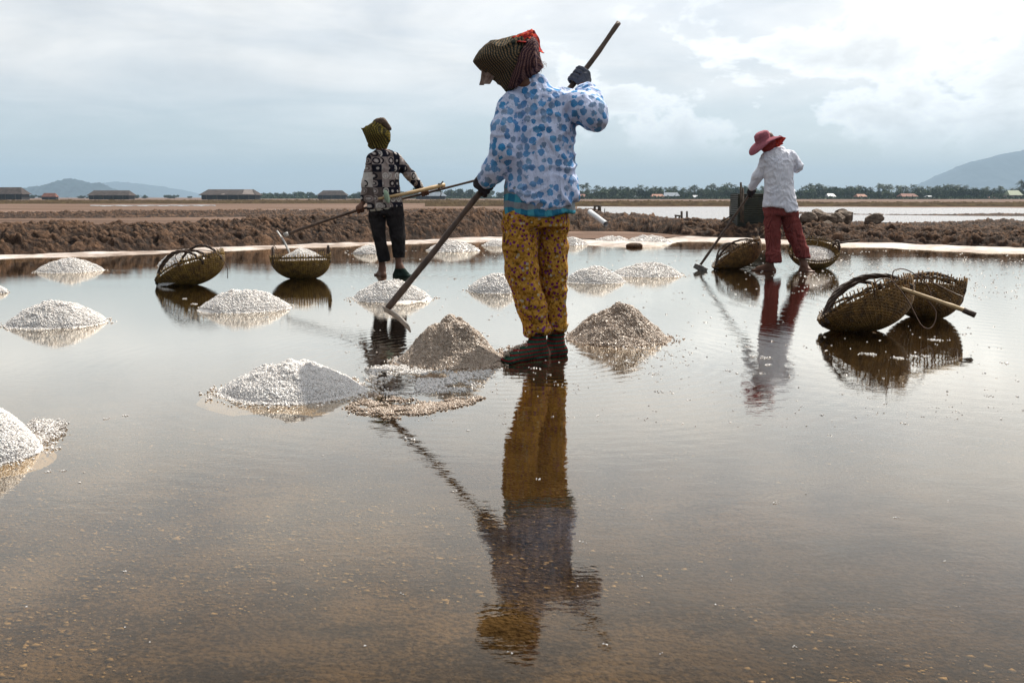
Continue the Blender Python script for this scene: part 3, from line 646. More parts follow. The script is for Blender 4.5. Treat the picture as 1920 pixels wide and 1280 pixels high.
# right front pair
g = G(1652, 628); basket('basket', (g[0]+.02, g[1]+.16), .285, .215, .26, R(13), R(4), 'large tilted basket with slotted rim, nearer one of the pair at right', .45, 9, 'wick',
    [(188, 40, .15, -.02), (200, -40, .15, -.03), (150, -10, .14, .02)],
    [[(1640, 560, 5.8), (1642, 530, 5.75), (1668, 524, 5.75), (1700, 560, 5.7), (1728, 610, 5.66), (1748, 612, 5.7), (1755, 585, 5.75), (1738, 562, 5.8)],
     [(1675, 530, 5.8), (1676, 508, 5.8), (1700, 506, 5.85), (1735, 530, 5.9), (1748, 560, 5.9)]], rows=27, roll=R(-15))
g = G(1728, 600); basket('basket', (g[0]+.06, g[1]+.12), .235, .19, .28, R(-6), R(-10), 'basket tipped on its side behind, farther one of the pair at right', .2, 10, 'wick',
    [(150, 20, .09, 0), (210, -30, .09, 0)],
    [[(1715, 535, 6.2), (1724, 513, 6.2), (1750, 530, 6.2), (1790, 550, 6.15), (1806, 558, 6.1), (1800, 572, 6.1), (1788, 578, 6.1)]], rows=24, roll=R(-10))
def pole(name, pts, rad, mat, label, cat='pole', group=None, parts=True):
    c = curve(pts, 14); n = len(c); r_ = np.linspace(rad[0], rad[1], n)*(1+.05*np.sin(np.arange(n)*.9)+.03*np.random.RandomState(3).randn(n))
    root = empty(name, (c[:, 0].mean(), c[:, 1].mean(), c[:, 2].min()), label, cat, group)
    add('shaft', tube(c, r_, 10), C[mat], root); return root
cp = pole('carrying_pole', [P(1668, 533, 5.86), P(1740, 558, 5.80), P(1812, 583, 5.72)], (.011, .014), 'bamboo', 'pale bamboo carrying pole lying across the pair of baskets at right')
add('end_grip', tube([P(1806, 581, 5.725), P(1829, 591, 5.70)], .0165, 8), C['pole'], cp)
# ------------------------------------------------------------------ hoes
def blade(name, cpt, along, thick, L_, W_, mat, parent, bend=.0, leaf=False):
    al = unit(along); th_ = unit(thick); wd = unit(np.cross(al, th_)); V = []; n = 15; m_ = 5
    for side in (1, -1):
        for i in range(n):
            t_ = i/(n-1)*2-1; w = W_*(math.sqrt(max(0, 1-abs(t_)**2.2)) if leaf else (.8+.2*t_))
            for j in range(m_):
                s_ = j/(m_-1)*2-1; V.append(cpt+al*t_*L_+wd*s_*w+th_*(side*.004+bend*(1-s_*s_)*.6-bend*t_*t_))
    g1 = grid_faces(n, m_); off = n*m_; F = [g1, g1[:, ::-1]+off]; ed = []
    idx = [(i, 0) for i in range(n)]+[(n-1, j) for j in range(1, m_)]+[(i, m_-1) for i in range(n-2, -1, -1)]+[(0, j) for j in range(m_-2, 0, -1)]
    idx = [i*m_+j for i, j in idx]
    for k in range(len(idx)): a_, b2 = idx[k], idx[(k+1) % len(idx)]; ed.append((a_, b2, b2+off, a_+off))
    return add(name, (np.array(V), [np.concatenate([g1, g1[:, ::-1]+off, np.array(ed)])]), C[mat], parent)
H1 = pole('hoe', [P(1160, 43, 5.33), P(1085, 146, 5.2), P(908, 352, 5.0), P(812, 474, 4.88), P(727, 578, 4.76)], (.0125, .0165), 'pole', 'long wooden salt hoe held across the body of the central worker', 'hoe', 'salt hoes')
blade('blade', P(744, 593, 4.75), P(772, 612, 4.68)-P(717, 570, 4.82), A(.55, .5, .65), .100, .036, 'woodblade', H1, .010)
H2 = pole('hoe', [P(893, 338, 10.55), P(795, 363, 10.4), P(675, 393, 10.2), P(534, 440, 10.08)], (.012, .016), 'pole', 'long hoe held across by the left worker, its blade over a salt basket', 'hoe', 'salt hoes')
blade('blade', P(533, 454, 10.06), P(546, 478, 10.0)-P(519, 430, 10.1), A(.75, .1, .5), .15, .045, 'metal', H2, .012, True)
add('ferrule', tube([P(540, 438, 10.085), P(533, 441, 10.07)], .021, 8), C['metal'], H2)
H3 = pole('hoe', [P(1458, 288, 11.2), P(1407, 362, 11.1), P(1360, 430, 11.05), P(1313, 497, 11.0)], (.012, .015), 'pole', 'hoe slanting down to the water from the right worker\'s hands', 'hoe', 'salt hoes')
blade('blade', P(1313, 503, 10.97), A(.8, -.2, -.45), A(.25, .8, .5), .075, .05, 'metal', H3, .01)
Y2 = pole('carrying_pole', [P(709, 373, 10.03), P(765, 362, 10.15), P(833, 347, 10.42)], (.012, .024), 'bamboo', 'pale bamboo yoke held behind the back of the left worker')
add('rope_knot', join(tube(curve([P(824, 344, 10.38), P(821, 352, 10.36), P(827, 355, 10.36), P(829, 346, 10.4), P(822, 345, 10.36)], 8), .008, 5), tube(curve([P(823, 350, 10.36), P(827, 362, 10.36), P(826, 368, 10.36)], 6), .004, 5), tube(curve([P(826, 346, 10.36), P(831, 340, 10.36)], 6), .007, 5)), C['rope'], Y2)
# ------------------------------------------------------------------ people
def grip(F, g, u, n, wrist, r=.021, fr=.0088, s=1.0, k=.006, flip=1):
    """closed hand: palm on side n of a pole at g with axis u; fingers wrap round it"""
    u = unit(u); n = unit(np.asarray(n)-u*np.dot(n, u)); e = unit(np.cross(u, n))*flip
    pc = g+n*(r+.013)*s
    F.ell(pc, np.array([.040, .016, .036])*s+.001, .012, ax=np.stack([u, n, e]))
    F.cone(wrist, pc-u*.0, .023*s, .024*s, .016)
    lens = [.95, 1.05, 1.0, .82]
    for i, so in enumerate((.031, .0105, -.0105, -.030)):
        ths_ = np.linspace(R(35), R(35)+R(195)*lens[i], 6); rr = (r+.007)*s*np.linspace(1.15, 1.0, 6)
        pts = [g+u*so*s*(1+.1*math.sin(i))+rr[q]*(math.cos(ths_[q])*n+math.sin(ths_[q])*e) for q in range(6)]
        F.path(pts, np.linspace(fr*1.1, fr*.85, 6)*s, k*.4)
        F.cone(pc+u*so*s+e*.012*s, pts[0], .011*s, fr*1.15*s, k)
    tp = [pc+u*.02*s-e*.022*s, g+u*.036*s+(r+.012)*s*(math.cos(R(-70))*n+math.sin(R(-70))*e), g+u*.030*s+(r+.008)*s*(math.cos(R(-125))*n+math.sin(R(-125))*e), g+u*.022*s+(r+.007)*s*(math.cos(R(-175))*n+math.sin(R(-175))*e)]
    F.path(tp, np.array([.014, .012, .0105, .009])*s, k)
def head(F, c, fwd, up, s=1.0):
    fwd = unit(fwd); up = unit(np.asarray(up)-fwd*np.dot(up, fwd)); sd = np.cross(fwd, up); M_ = np.stack([sd, fwd, up])
    L = lambda x, y, z: c+(sd*x+fwd*y+up*z)*s
    F.ell(L(0, -.01, .03), np.array([.073, .092, .085])*s, .02, ax=M_); F.ell(L(0, .018, -.035), np.array([.055, .066, .075])*s, .03, ax=M_)
    F.cone(L(0, .07, -.085), L(0, .055, -.08), .018*s, .02*s, .02)
    F.cone(L(0, .088, .012), L(0, .103, -.022), .007*s, .012*s, .008); F.cone(L(-.014, .086, -.052), L(.014, .086, -.052), .007*s, .007*s, .006)
    for sg in (-1, 1):
        F.ell(L(sg*.03, .092, .012), np.array([.015, .012, .010])*s, .006, ax=M_, neg=True); F.ell(L(sg*.03, .078, .012), np.array([.012, .012, .010])*s, .003, ax=M_)
        F.cone(L(sg*.018, .088, .026), L(sg*.045, .080, .026), .006*s, .006*s, .006)
        F.ell(L(sg*.074, -.005, -.005), np.array([.009, .018, .03])*s, .006, ax=M_)
def foot(F, ankle, toe, heelz, w=.036, r=.03):
    ankle = np.asarray(ankle, float); toe = np.asarray(toe, float); d = unit((toe-ankle)*A(1, 1, 0))
    heel = ankle*A(1, 1, 0)+A(0, 0, heelz)-d*.035; ball = toe-d*.055; sd = np.cross(d, A(0, 0, 1))
    F.cone(ankle, heel, r, .03, .025); F.cone(ankle+d*.02-A(0, 0, .02), ball+A(0, 0, .008), .034, .024, .03); F.cone(heel, ball, .028, .027, .02)
    for i, o in enumerate((-.03, -.014, .001, .015, .028)):
        F.cone(ball+sd*o*.8-A(0, 0, .004), toe+sd*o*1.05-d*(.0, .004, .008, .015, .022)[i]+A(0, 0, -.008), .013, .0095 if i else .012, .008)
def bounds(pts, m=.13):
    pts = np.array(pts); return pts.min(0)-m, pts.max(0)+m
# ---------- central worker
q = lambda x, y, d=0.0: P(x, y, 4.97+d)
p1 = dict(neck=q(985, 160), lsh=q(958, 200, -.01), rsh=q(1060, 194, .03), lel=q(946, 283, -.06), rel=q(1111, 213, -.07), lwr=q(915, 334, .0), rwr=q(1094, 164, .17),
          lhip=q(978, 398, -.02), rhip=q(1034, 396, .03), lkn=q(978, 508, -.05), rkn=q(1036, 508, .03), lan=q(1008, 644, -.03), ran=q(1042, 646, .06))
W1 = empty('person', (p1['lan'][0]+.05, 4.98, 0), 'person in a blue flowered shirt and mustard print trousers, standing nearest with a long hoe', 'person')
hc = q(951, 118, .03); hf = unit(A(-.75, .45, -.5)); hu = unit(A(-.45, .1, .9))
gl_pt = P(908, 349, 5.005); gr_pt = P(1085, 146, 5.2); ax1 = unit(P(1160, 43, 5.33)-P(727, 578, 4.76))
lo, hi = bounds(list(p1.values())+[hc, A(p1['lan'][0]-.25, 4.7, 0)], .16); lo[2] = -.05
F = Field(lo, hi, .0065)
F.stack([(p1['lhip'][0]*.5+p1['rhip'][0]*.5, 4.97, .70, .13, .09), (.13, 4.97, .9, .11, .085), (.14, 4.98, 1.1, .14, .09), (.13, 4.98, 1.24, .13, .08), (.10, 4.98, 1.32, .05, .05)], .04, R(10))
F.cone(p1['neck'], hc, .05, .05, .03); head(F, hc, hf, hu, 1.0)
for a_, b_, c_, ra in (('lsh', 'lel', 'lwr', .045), ('rsh', 'rel', 'rwr', .045)):
    F.path([p1[a_], p1[b_], p1[c_]], [ra, .036, .024], .02)
for a_, b_, c_ in (('lhip', 'lkn', 'lan'), ('rhip', 'rkn', 'ran')): F.path([p1[a_], p1[b_], p1[c_]], [.08, .052, .033], .03)
foot(F, p1['lan'], A(p1['lan'][0]-.165, 4.77, .022), .02); foot(F, p1['ran'], A(p1['ran'][0]-.12, 4.93, .015), .015)
grip(F, gl_pt, ax1, A(-.2, -.6, .8), p1['lwr']); grip(F, gr_pt, ax1, A(.9, -.5, -.2), p1['rwr'], flip=-1)
add('body', relax(F.mesh(), 1), C['skin'], W1)
def gloves(pt, ax_, n, wr, mat, flip=1, s=1.1, fore=None):
    F = Field(pt-.13, pt+.13, .0032); grip(F, pt, ax_, n, wr, s=s, fr=.0095, flip=flip)
    if fore is not None: F.cone(wr, wr+unit(fore-wr)*.04, .027, .029, .01)
    return F.mesh()
add('glove', gloves(gl_pt, ax1, A(-.2, -.6, .8), p1['lwr'], 'gloved', s=1.12, fore=p1['lel']), C['gloved'], W1)
add('glove', gloves(gr_pt, ax1, A(.9, -.5, -.2), p1['rwr'], 'glove', flip=-1, s=1.14), C['glove'], W1)
# shirt
F = Field(lo, hi+A(.05, 0, 0), .006)
def sec(y, x0, x1, d=0.0, ry=.11):
    a_ = q(x0, y, d); b_ = q(x1, y, d); return ((a_[0]+b_[0])/2, 4.97+d, a_[2], (b_[0]-a_[0])/2, ry)
F.stack([sec(402, 947, 1084, 0, .135), sec(370, 944, 1086, 0, .135), sec(330, 951, 1079, 0, .122), sec(270, 958, 1076, 0, .113), sec(225, 960, 1077, .01, .108), sec(195, 955, 1078, .02, .105), sec(178, 957, 1063, .02, .09), sec(163, 962, 1035, .02, .07), sec(147, 968, 1016, .02, .055), sec(138, 972, 1012, .02, .046)], .03, R(0), 2.3)
F.path([p1['lsh'], q(947, 245, -.05), p1['lel'], q(928, 316, -.03), q(915, 335, -.005)], [.062, .062, .06, .053, .05], .03)
F.path([p1['rsh'], q(1085, 200, -.03), p1['rel'], q(1106, 192, .04), q(1097, 172, .13)], [.068, .068, .066, .056, .048], .03)
F.ell(q(1118, 226, -.08), (.05, .05, .04), .03)
xh = [q(940, 0)[0], q(950, 0)[0], q(975, 0)[0], q(1010, 0)[0], q(1050, 0)[0], q(1085, 0)[0]]; zh = [q(1000, y_)[2] for y_ in (348, 354, 372, 391, 391, 377)]
F.cut(lambda p: np.where(p[..., 0] < q(941, 0)[0], -1.0, np.interp(p[..., 0], xh, zh)+.004*np.sin(p[..., 0]*70)-p[..., 2]))
g_ = relax(F.mesh(), 2); V, Fq = g_
def shirt_folds(g, amp, seed):
    V, Fq = g; n = normals(V, Fq); z = V[:, 2]
    w = V*A(17, 17, 4.5); w = w+.8*np.stack([noise3(V, 7, seed), noise3(V, 7, seed+1), noise3(V, 5, seed+2)], 1)
    r1 = 1-2.2*np.abs(noise3(w, 1, seed)); w2 = np.stack([V[:, 0]*9+V[:, 2]*13, V[:, 1]*9, V[:, 2]*16-V[:, 0]*10], 1)+.8*noise3(V, 8, seed+4)[:, None]
    r2 = 1-2.2*np.abs(noise3(w2, 1, seed+7)); r3 = noise3(V, 40, seed+3)
    return V+n*(amp*(.8*r1+.6*r2+.22*r3)*(.7+.5*noise3(V, 4, seed+8)))[:, None], Fq
sh1 = add('shirt', shirt_folds(g_, .0115, 3), C['flower'], W1)
# collar, back yoke seam
cz = q(990, 150)[2]; cc = q(990, 150, .02); a_ = np.linspace(0, 2*np.pi, 40)
ring = np.stack([cc[0]+.062*np.cos(a_), cc[1]+.052*np.sin(a_), cc[2]-.002+.012*np.cos(a_+2.6)], 1)
Vc = np.concatenate([ring+A(0, 0, -.018)+np.stack([.012*np.cos(a_), .012*np.sin(a_), 0*a_], 1), ring+A(0, 0, .014), ring+A(0, 0, .010)-np.stack([.006*np.cos(a_), .006*np.sin(a_), 0*a_], 1)])
add('collar', (Vc, [grid_faces(3, 40)]), C['flower'], sh1)
# turquoise undershirt hem
F = Field(lo, hi, .0065)
F.stack([sec(410, 945, 1080, 0, .13), sec(385, 945, 1078, 0, .13), sec(352, 945, 1068, 0, .12), sec(338, 960, 1060, 0, .09)], .01, 0, 2.3)
F.cut(lambda p: P(960, 408, 4.97)[2]+.06*(p[..., 0]-.0)+.008*np.sin(p[..., 0]*30)-p[..., 2])
add('undershirt', folds(relax(F.mesh(), 1), .005, (20, 20, 6), 6), C['undershirt'], W1)
# trousers
F = Field(lo, hi, .0065)
F.stack([sec(425, 945, 1063, 0, .115), sec(412, 944, 1064, 0, .12), sec(385, 948, 1064, 0, .115)], .03, 0, 2.2)
F.path([q(978, 418, -.02), q(976, 460, -.03), q(978, 508, -.045), q(996, 570, -.04), q(1006, 612, -.035), q(1008, 627, -.03)], [.092, .086, .078, .067, .058, .057], .02)
F.path([q(1036, 418, .02), q(1036, 460, .03), q(1036, 508, .035), q(1039, 570, .045), q(1043, 615, .05), q(1044, 628, .055)], [.078, .073, .068, .060, .053, .053], .012)
zl = q(1008, 626, -.03)[2]; F.cut(lambda p: (zl+.06*(p[..., 0]-.1)+.004*np.sin(p[..., 0]*60)-p[..., 2]))
g_ = relax(F.mesh(), 1)
add('trousers', shirt_folds(g_, .010, 22), C['mustard'], W1)
for nm, an, toe in (('l', 'lan', A(p1['lan'][0]-.165, 4.77, .022)), ('r', 'ran', A(p1['ran'][0]-.12, 4.93, .015))):
    F = Field(p1[an]-A(.25, .3, .2), p1[an]+A(.15, .2, .15), .005); F.cone(p1[an]+A(0, 0, .07), p1[an], .041, .037, .01); foot(F, p1[an], toe, .02, r=.036)
    F.a -= .004; add('sock', F.mesh(), C['sock'], W1)
rs = np.random.RandomState(5); t0 = p1['lan']; pts = np.stack([t0[0]-.05-.12*rs.rand(420), 4.9-.14*rs.rand(420)+.0, 0*rs.rand(420)], 1); pts[:, 1] = 4.92-(t0[0]-.03-pts[:, 0])*.95+rs.randn(420)*.02
pts[:, 2] = .05+.05*np.clip(1-(t0[0]-pts[:, 0])/.17, 0, 1)+rs.randn(420)*.006-np.abs(rs.randn(420))*.012
add('salt_grains', grains(pts, .005, rs), C['saltwet'], label='wet salt grains stuck on the foot of the central worker', cat='salt', smooth=False)
# scarf
s = lambda x, y, d=0.0: P(x, y, 5.0+d)
lo2, hi2 = bounds([s(885, 50), s(1025, 180)], .06); lo2[1] = 4.80; hi2[1] = 5.22
F = Field(lo2, hi2, .004)
def ssec(y, x0, x1, ry, d=0.0):
    a_ = s(x0, y, d); b_ = s(x1, y, d); return ((a_[0]+b_[0])/2, 5.0+d, a_[2], (b_[0]-a_[0])/2, ry)
def crease(geo, k, amp, seed):
    V, Fq = geo; n = normals(V, Fq); kp = s(1000, 56, -.02); dx = V[:, 0]-kp[0]; dz_ = V[:, 2]-kp[2]; an = np.arctan2(dz_, dx); rr = np.hypot(dx, dz_)
    w = noise3(np.stack([an*k+.8*noise3(V, 9, seed+3), rr*5, V[:, 1]*6], 1), 1, seed); w2 = noise3(np.stack([an*k*2.3, rr*9, V[:, 1]*9], 1), 1, seed+1)
    return V+n*(amp*np.clip(rr/.08, .3, 1)*((.5-1.6*np.abs(w))+.35*w2))[:, None], Fq
F.stack([ssec(64, 962, 1000, .03), ssec(69, 948, 1003, .055), ssec(76, 926, 1005, .078), ssec(86, 909, 1007, .10), ssec(96, 900, 1008, .11), ssec(106, 893, 1010, .118), ssec(115, 888, 1012, .12), ssec(121, 893, 1013, .12), ssec(130, 902, 1010, .115), ssec(140, 914, 1004, .105), ssec(150, 928, 994, .09), ssec(160, 938, 984, .075), ssec(171, 948, 976, .05)], .02, 0, 2.0)
F.ell(s(903, 152, .10), (.07, .10, .055), .015, neg=True)
add('headscarf', crease(relax(F.mesh(), 3), 3.2, .013, 4), C['plaid_green'], W1)
F = Field(lo2, hi2, .004)
F.stack([ssec(72, 985, 1003, .05, -.02), ssec(82, 976, 1008, .095, -.012), ssec(100, 968, 1013, .115, -.012), ssec(115, 964, 1017, .122, -.012), ssec(128, 960, 1018, .12, -.012), ssec(140, 956, 1004, .11, -.012), ssec(152, 953, 990, .095, -.012), ssec(166, 950, 972, .07, -.012)], .01, 0, 2.3)
add('scarf_fold', crease(relax(F.mesh(), 2), 4.5, .011, 9), C['plaid_purple'], W1)
def flap(corners, nu, nv, wob, seed, thick=.002):
    c00, c10, c11, c01 = [np.asarray(c, float) for c in corners]; U, W_ = np.meshgrid(np.linspace(0, 1, nu), np.linspace(0, 1, nv), indexing='ij')
    p = ((1-U)*(1-W_))[..., None]*c00+(U*(1-W_))[..., None]*c10+(U*W_)[..., None]*c11+((1-U)*W_)[..., None]*c01
    nn = unit(np.cross(c10-c00, c01-c00)); d = wob*(np.sin(W_*9+seed)+.6*noise3(np.stack([U*3, W_*7, 0*U], -1), 1, seed)); p = p+d[..., None]*nn
    V1 = (p+nn*thick).reshape(-1, 3); V2 = (p-nn*thick).reshape(-1, 3); gf = grid_faces(nu, nv); N0 = nu*nv
    idx = [i*nv for i in range(nu)]+[(nu-1)*nv+j for j in range(1, nv)]+[i*nv+nv-1 for i in range(nu-2, -1, -1)]+[j for j in range(nv-2, 0, -1)]
    ed = [(idx[k], idx[(k+1) % len(idx)], idx[(k+1) % len(idx)]+N0, idx[k]+N0) for k in range(len(idx))]
    return np.concatenate([V1, V2]), [np.concatenate([gf, gf[:, ::-1]+N0, np.array(ed)])]
add('scarf_knot', join(flap([s(984, 62, -.06), s(998, 52, -.03), s(1020, 101, -.04), s(1000, 97, -.10)], 22, 22, .010, 1), flap([s(958, 70, -.05), s(998, 53, -.03), s(1002, 84, -.09), s(972, 80, -.115)], 18, 18, .006, 2),
    flap([s(990, 56, 0), s(1003, 56, -.03), s(1018, 98, .02), s(998, 95, .06)], 14, 14, .005, 4)), C['plaid_red'], W1)
fr_ = [flap([s(996, 124, -.08), s(1006, 114, -.04), s(1018, 126, -.03), s(994, 137, -.07)], 14, 14, .006, 5), flap([s(899, 160, .0), s(904, 130, .0), s(930, 138, -.03), s(918, 157, -.03)], 16, 16, .010, 6)]
for k in range(14):
    a0 = s(1004+k*.9, 131-k*1.2, -.052); fr_.append(tube(curve([a0, a0+A(.012+.01*rs.rand(), 0, -.004), a0+A(.02+.012*rs.rand(), 0, .01*rs.randn()-.006)], 4), .0008, 3))
add('scarf_lining', fr_[1], C['frayed'], W1); add('scarf_fringe', join(fr_[0], *fr_[2:]), C['frayed'], W1)
# ---------- left worker
D2 = 10.2; q = lambda x, y, d=0.0: P(x, y, D2+d)
W2 = empty('person', (q(733, 515)[0], D2, 0), 'person in a black and white ring print top, holding hoe and bamboo yoke at left', 'person')
j = dict(neck=q(716, 284), lsh=q(698, 298), rsh=q(741, 296), lel=q(688, 345, -.02), rel=q(769, 328, .06), lwr=q(681, 379, .0), rwr=q(788, 352, .16), lhip=q(710, 390), rhip=q(738, 388), lkn=q(713, 440), rkn=q(745, 440), lan=q(717, 503), ran=q(748, 498, -.02))
hc = q(709, 256, .02); gl_pt = P(675, 393, 10.2); gr_pt = P(796, 361, 10.38); ax2 = unit(P(893, 338, 10.55)-P(534, 440, 10.08))
lo, hi = bounds(list(j.values())+[hc, gl_pt, gr_pt], .17); lo[2] = -.05; hi[2] += .05
F = Field(lo, hi, .0065)
F.stack([(q(723, 340)[0], D2, .70, .12, .09), (q(722, 340)[0], D2, 1.0, .11, .09), (q(720, 340)[0], D2, 1.2, .12, .08), (q(717, 340)[0], D2, 1.28, .05, .05)], .04)
F.cone(j['neck'], hc, .048, .045, .03); head(F, hc, A(-.9, .35, -.15), A(0, 0, 1), .95)
for k3 in (('lsh', 'lel', 'lwr'), ('rsh', 'rel', 'rwr')): F.path([j[k] for k in k3], [.045, .036, .025], .02)
for k3 in (('lhip', 'lkn', 'lan'), ('rhip', 'rkn', 'ran')): F.path([j[k] for k in k3], [.08, .05, .033], .03)
foot(F, j['lan'], j['lan']*A(1, 1, 0)+A(-.07, .16, .015), .01); foot(F, j['ran'], j['ran']*A(1, 1, 0)+A(.13, -.05, .015), .01)
grip(F, gl_pt, ax2, A(-.1, -.7, .6), j['lwr']); grip(F, gr_pt, ax2, A(.1, -.7, .5), j['rwr'])
add('body', relax(F.mesh(), 1), C['skin'], W2)
def sec(y, x0, x1, d=0.0, ry=.11):
    a_ = q(x0, y, d); b_ = q(x1, y, d); return ((a_[0]+b_[0])/2, D2+d, a_[2], (b_[0]-a_[0])/2, ry)
F = Field(lo, hi, .0075)
F.stack([sec(396, 689, 757, 0, .13), sec(375, 690, 754, 0, .12), sec(345, 694, 748, 0, .115), sec(315, 693, 749, 0, .11), sec(298, 691, 750, 0, .095), sec(289, 696, 744, 0, .08), sec(281, 703, 730, 0, .055)], .03, 0, 2.3)
F.path([j['lsh'], j['lel'], q(684, 372)], [.055, .05, .043], .03); F.path([j['rsh'], j['rel'], q(786, 349, .14)], [.055, .05, .045], .03)
F.cut(lambda p: P(720, 390, D2)[2]+.10*(p[..., 0]-q(722, 340)[0])-p[..., 2])
g_ = relax(F.mesh(), 2); sh2 = add('shirt', shirt_folds(g_, .008, 31), C['rings'], W2)
F = Field(lo, hi, .0075); F.stack([sec(398, 691, 756, 0, .124), sec(378, 694, 751, 0, .112)], .005, 0, 2.3)
F.cut(lambda p: P(720, 394, D2)[2]+.10*(p[..., 0]-q(722, 340)[0])-p[..., 2]); add('hem_band', relax(F.mesh(), 1), C['cream'], sh2)
F = Field(lo, hi, .0075); F.stack([sec(403, 691, 758, 0, .112), sec(385, 692, 756, 0, .115)], .03, 0, 2.2)
F.path([q(707, 405), q(712, 445, -.01), q(720, 485, -.01)], [.083, .062, .062], .012); F.path([q(741, 405), q(746, 445), q(748, 482, .0)], [.09, .072, .06], .012)
z2 = q(720, 489)[2]; x2 = q(733, 480)[0]; F.cut(lambda p: z2+.035*(p[..., 0] > x2)-p[..., 2]+.25*np.where(p[..., 0] < x2, np.clip(q(727, 340)[0]-p[..., 0], -.1, .1)*-.6, 0))
add('trousers', shirt_folds(relax(F.mesh(), 1), .010, 35), C['black'], W2)
F = Field(j['ran']-.22, j['ran']+.22, .006); foot(F, j['ran'], j['ran']*A(1, 1, 0)+A(.13, -.05, .015), .01); F.a -= .002; F.cut(lambda p: p[..., 2]-.085)
add('sock', F.mesh(), C['greensock'], W2)
s = lambda x, y, d=0.0: P(x, y, D2+d)
F = Field(s(660, 300, -.2)-A(0, 0, .02), s(750, 205, .25), .006)
F.ell(s(708, 253), (.125, .12, .10), .02); F.cone(s(706, 240), s(711, 230), .085, .05, .04); F.cone(s(695, 247), s(676, 240, -.01), .06, .008, .03, nrm=A(0, 1, 0), sq=.7)
F.cone(s(716, 255), s(731, 264, -.02), .08, .02, .03); F.cone(s(700, 262, .02), s(700, 272), .08, .05, .03); F.cone(s(715, 265), s(712, 276), .08, .07, .03)
F.cut(lambda p: s(700, 279)[2]-p[..., 2]); F.ell(s(678, 262, .08), (.06, .09, .07), .01, neg=True)
V, Fq = relax(F.mesh(), 2); n = normals(V, Fq); V = V+n*(.016*(.5-1.7*np.abs(noise3(np.stack([(V[:, 0]-V[:, 2]*.3)*14, V[:, 1]*9, V[:, 2]*5], 1), 1, 14))))[:, None]
add('headscarf', (V, Fq), C['plaid_olive'], W2)
F = Field(s(690, 245, -.15), s(745, 205, .15), .005); F.ell(s(712, 229), (.055, .05, .035), .02); F.cone(s(718, 228), s(730, 241, -.02), .035, .022, .02); F.cone(s(706, 232), s(699, 235), .03, .01, .02)
add('scarf_knot', folds(relax(F.mesh(), 1), .006, (30, 30, 18), 3), simple('brown_scarf_cloth', (.05, .03, .02), (.14, .09, .06), 40), W2)
F = Field(s(715, 385, -.35), s(735, 355, 0), .005); F.cone(s(722, 362, -.17), s(727, 374, -.17), .028, .022, .02); F.cone(s(725, 366, -.17), s(728, 378, -.17), .02, .014, .02)
add('cloth_rag', folds(F.mesh(), .005), C['greenrag'], label='pale green rag hanging on the yoke behind the left worker', cat='rag')
# ---------- right worker
D3 = 10.9; q = lambda x, y, d=0.0: P(x, y, D3+d)
W3 = empty('person', (q(1475, 510)[0], D3, 0), 'person in white shirt, red striped trousers and rose hat, hoeing at right', 'person')
j = dict(neck=q(1450, 283, .05), lsh=q(1437, 297, .02), rsh=q(1482, 292, .02), lel=q(1421, 330, .06), rel=q(1494, 312, .06), lwr=q(1409, 354, .15), rwr=q(1463, 296, .26), lhip=q(1450, 392), rhip=q(1477, 392), lkn=q(1449, 440), rkn=q(1488, 440, .02), lan=q(1444, 496), ran=q(1507, 494, -.02))
hc = q(1437, 266, .06); gl_pt = P(1407, 361, 11.1); gr_pt = P(1450, 299, 11.185); ax3 = unit(P(1458, 288, 11.2)-P(1313, 497, 11.0))
lo, hi = bounds(list(j.values())+[hc, gl_pt, gr_pt], .17); lo[2] = -.05
F = Field(lo, hi, .0065)
F.stack([(q(1464, 340)[0], D3, .70, .12, .09), (q(1462, 340)[0], D3, 1.0, .11, .09), (q(1459, 340)[0], D3, 1.18, .12, .08), (q(1453, 340)[0], D3+.03, 1.27, .05, .05)], .04)
F.cone(j['neck'], hc, .048, .045, .03); head(F, hc, A(-.75, .35, -.5), A(-.4, .1, .9), .95)
for k3 in (('lsh', 'lel', 'lwr'), ('rsh', 'rel', 'rwr')): F.path([j[k] for k in k3], [.045, .036, .025], .02)
for k3 in (('lhip', 'lkn', 'lan'), ('rhip', 'rkn', 'ran')): F.path([j[k] for k in k3], [.08, .052, .034], .03)
foot(F, j['lan'], j['lan']*A(1, 1, 0)+A(-.17, .08, .015), .01); foot(F, j['ran'], j['ran']*A(1, 1, 0)+A(.05, -.14, .012), .01)
grip(F, gl_pt, ax3, A(.2, -.7, .5), j['lwr']); grip(F, gr_pt, ax3, A(.6, -.5, .2), j['rwr'], flip=-1)
add('body', relax(F.mesh(), 1), C['skin'], W3)
add('glove', gloves(gl_pt, ax3, A(.2, -.7, .5), j['lwr'], 'gloved', s=1.16, fore=j['lel']), C['gloved'], W3)
def sec(y, x0, x1, d=0.0, ry=.11):
    a_ = q(x0, y, d); b_ = q(x1, y, d); return ((a_[0]+b_[0])/2, D3+d, a_[2], (b_[0]-a_[0])/2, ry)
F = Field(lo, hi, .0075)
F.stack([sec(402, 1428, 1498, 0, .14), sec(380, 1431, 1493, 0, .13), sec(350, 1434, 1487, 0, .12), sec(320, 1434, 1486, 0, .115), sec(300, 1431, 1488, 0, .10), sec(287, 1436, 1481, .02, .08), sec(276, 1441, 1468, .04, .055)], .03, 0, 2.3)
F.path([j['lsh'], j['lel'], q(1411, 350, .13)], [.058, .052, .044], .03); F.path([j['rsh'], j['rel'], q(1472, 300, .22)], [.062, .06, .048], .03)
x3 = q(1466, 340)[0]; z3 = q(1460, 389)[2]; F.cut(lambda p: z3-.045*(np.clip((p[..., 0]-x3)*30, 0, 1))-p[..., 2]-.008*np.sin(p[..., 0]*22))
add('shirt', shirt_folds(relax(F.mesh(), 2), .008, 43), C['white'], W3)
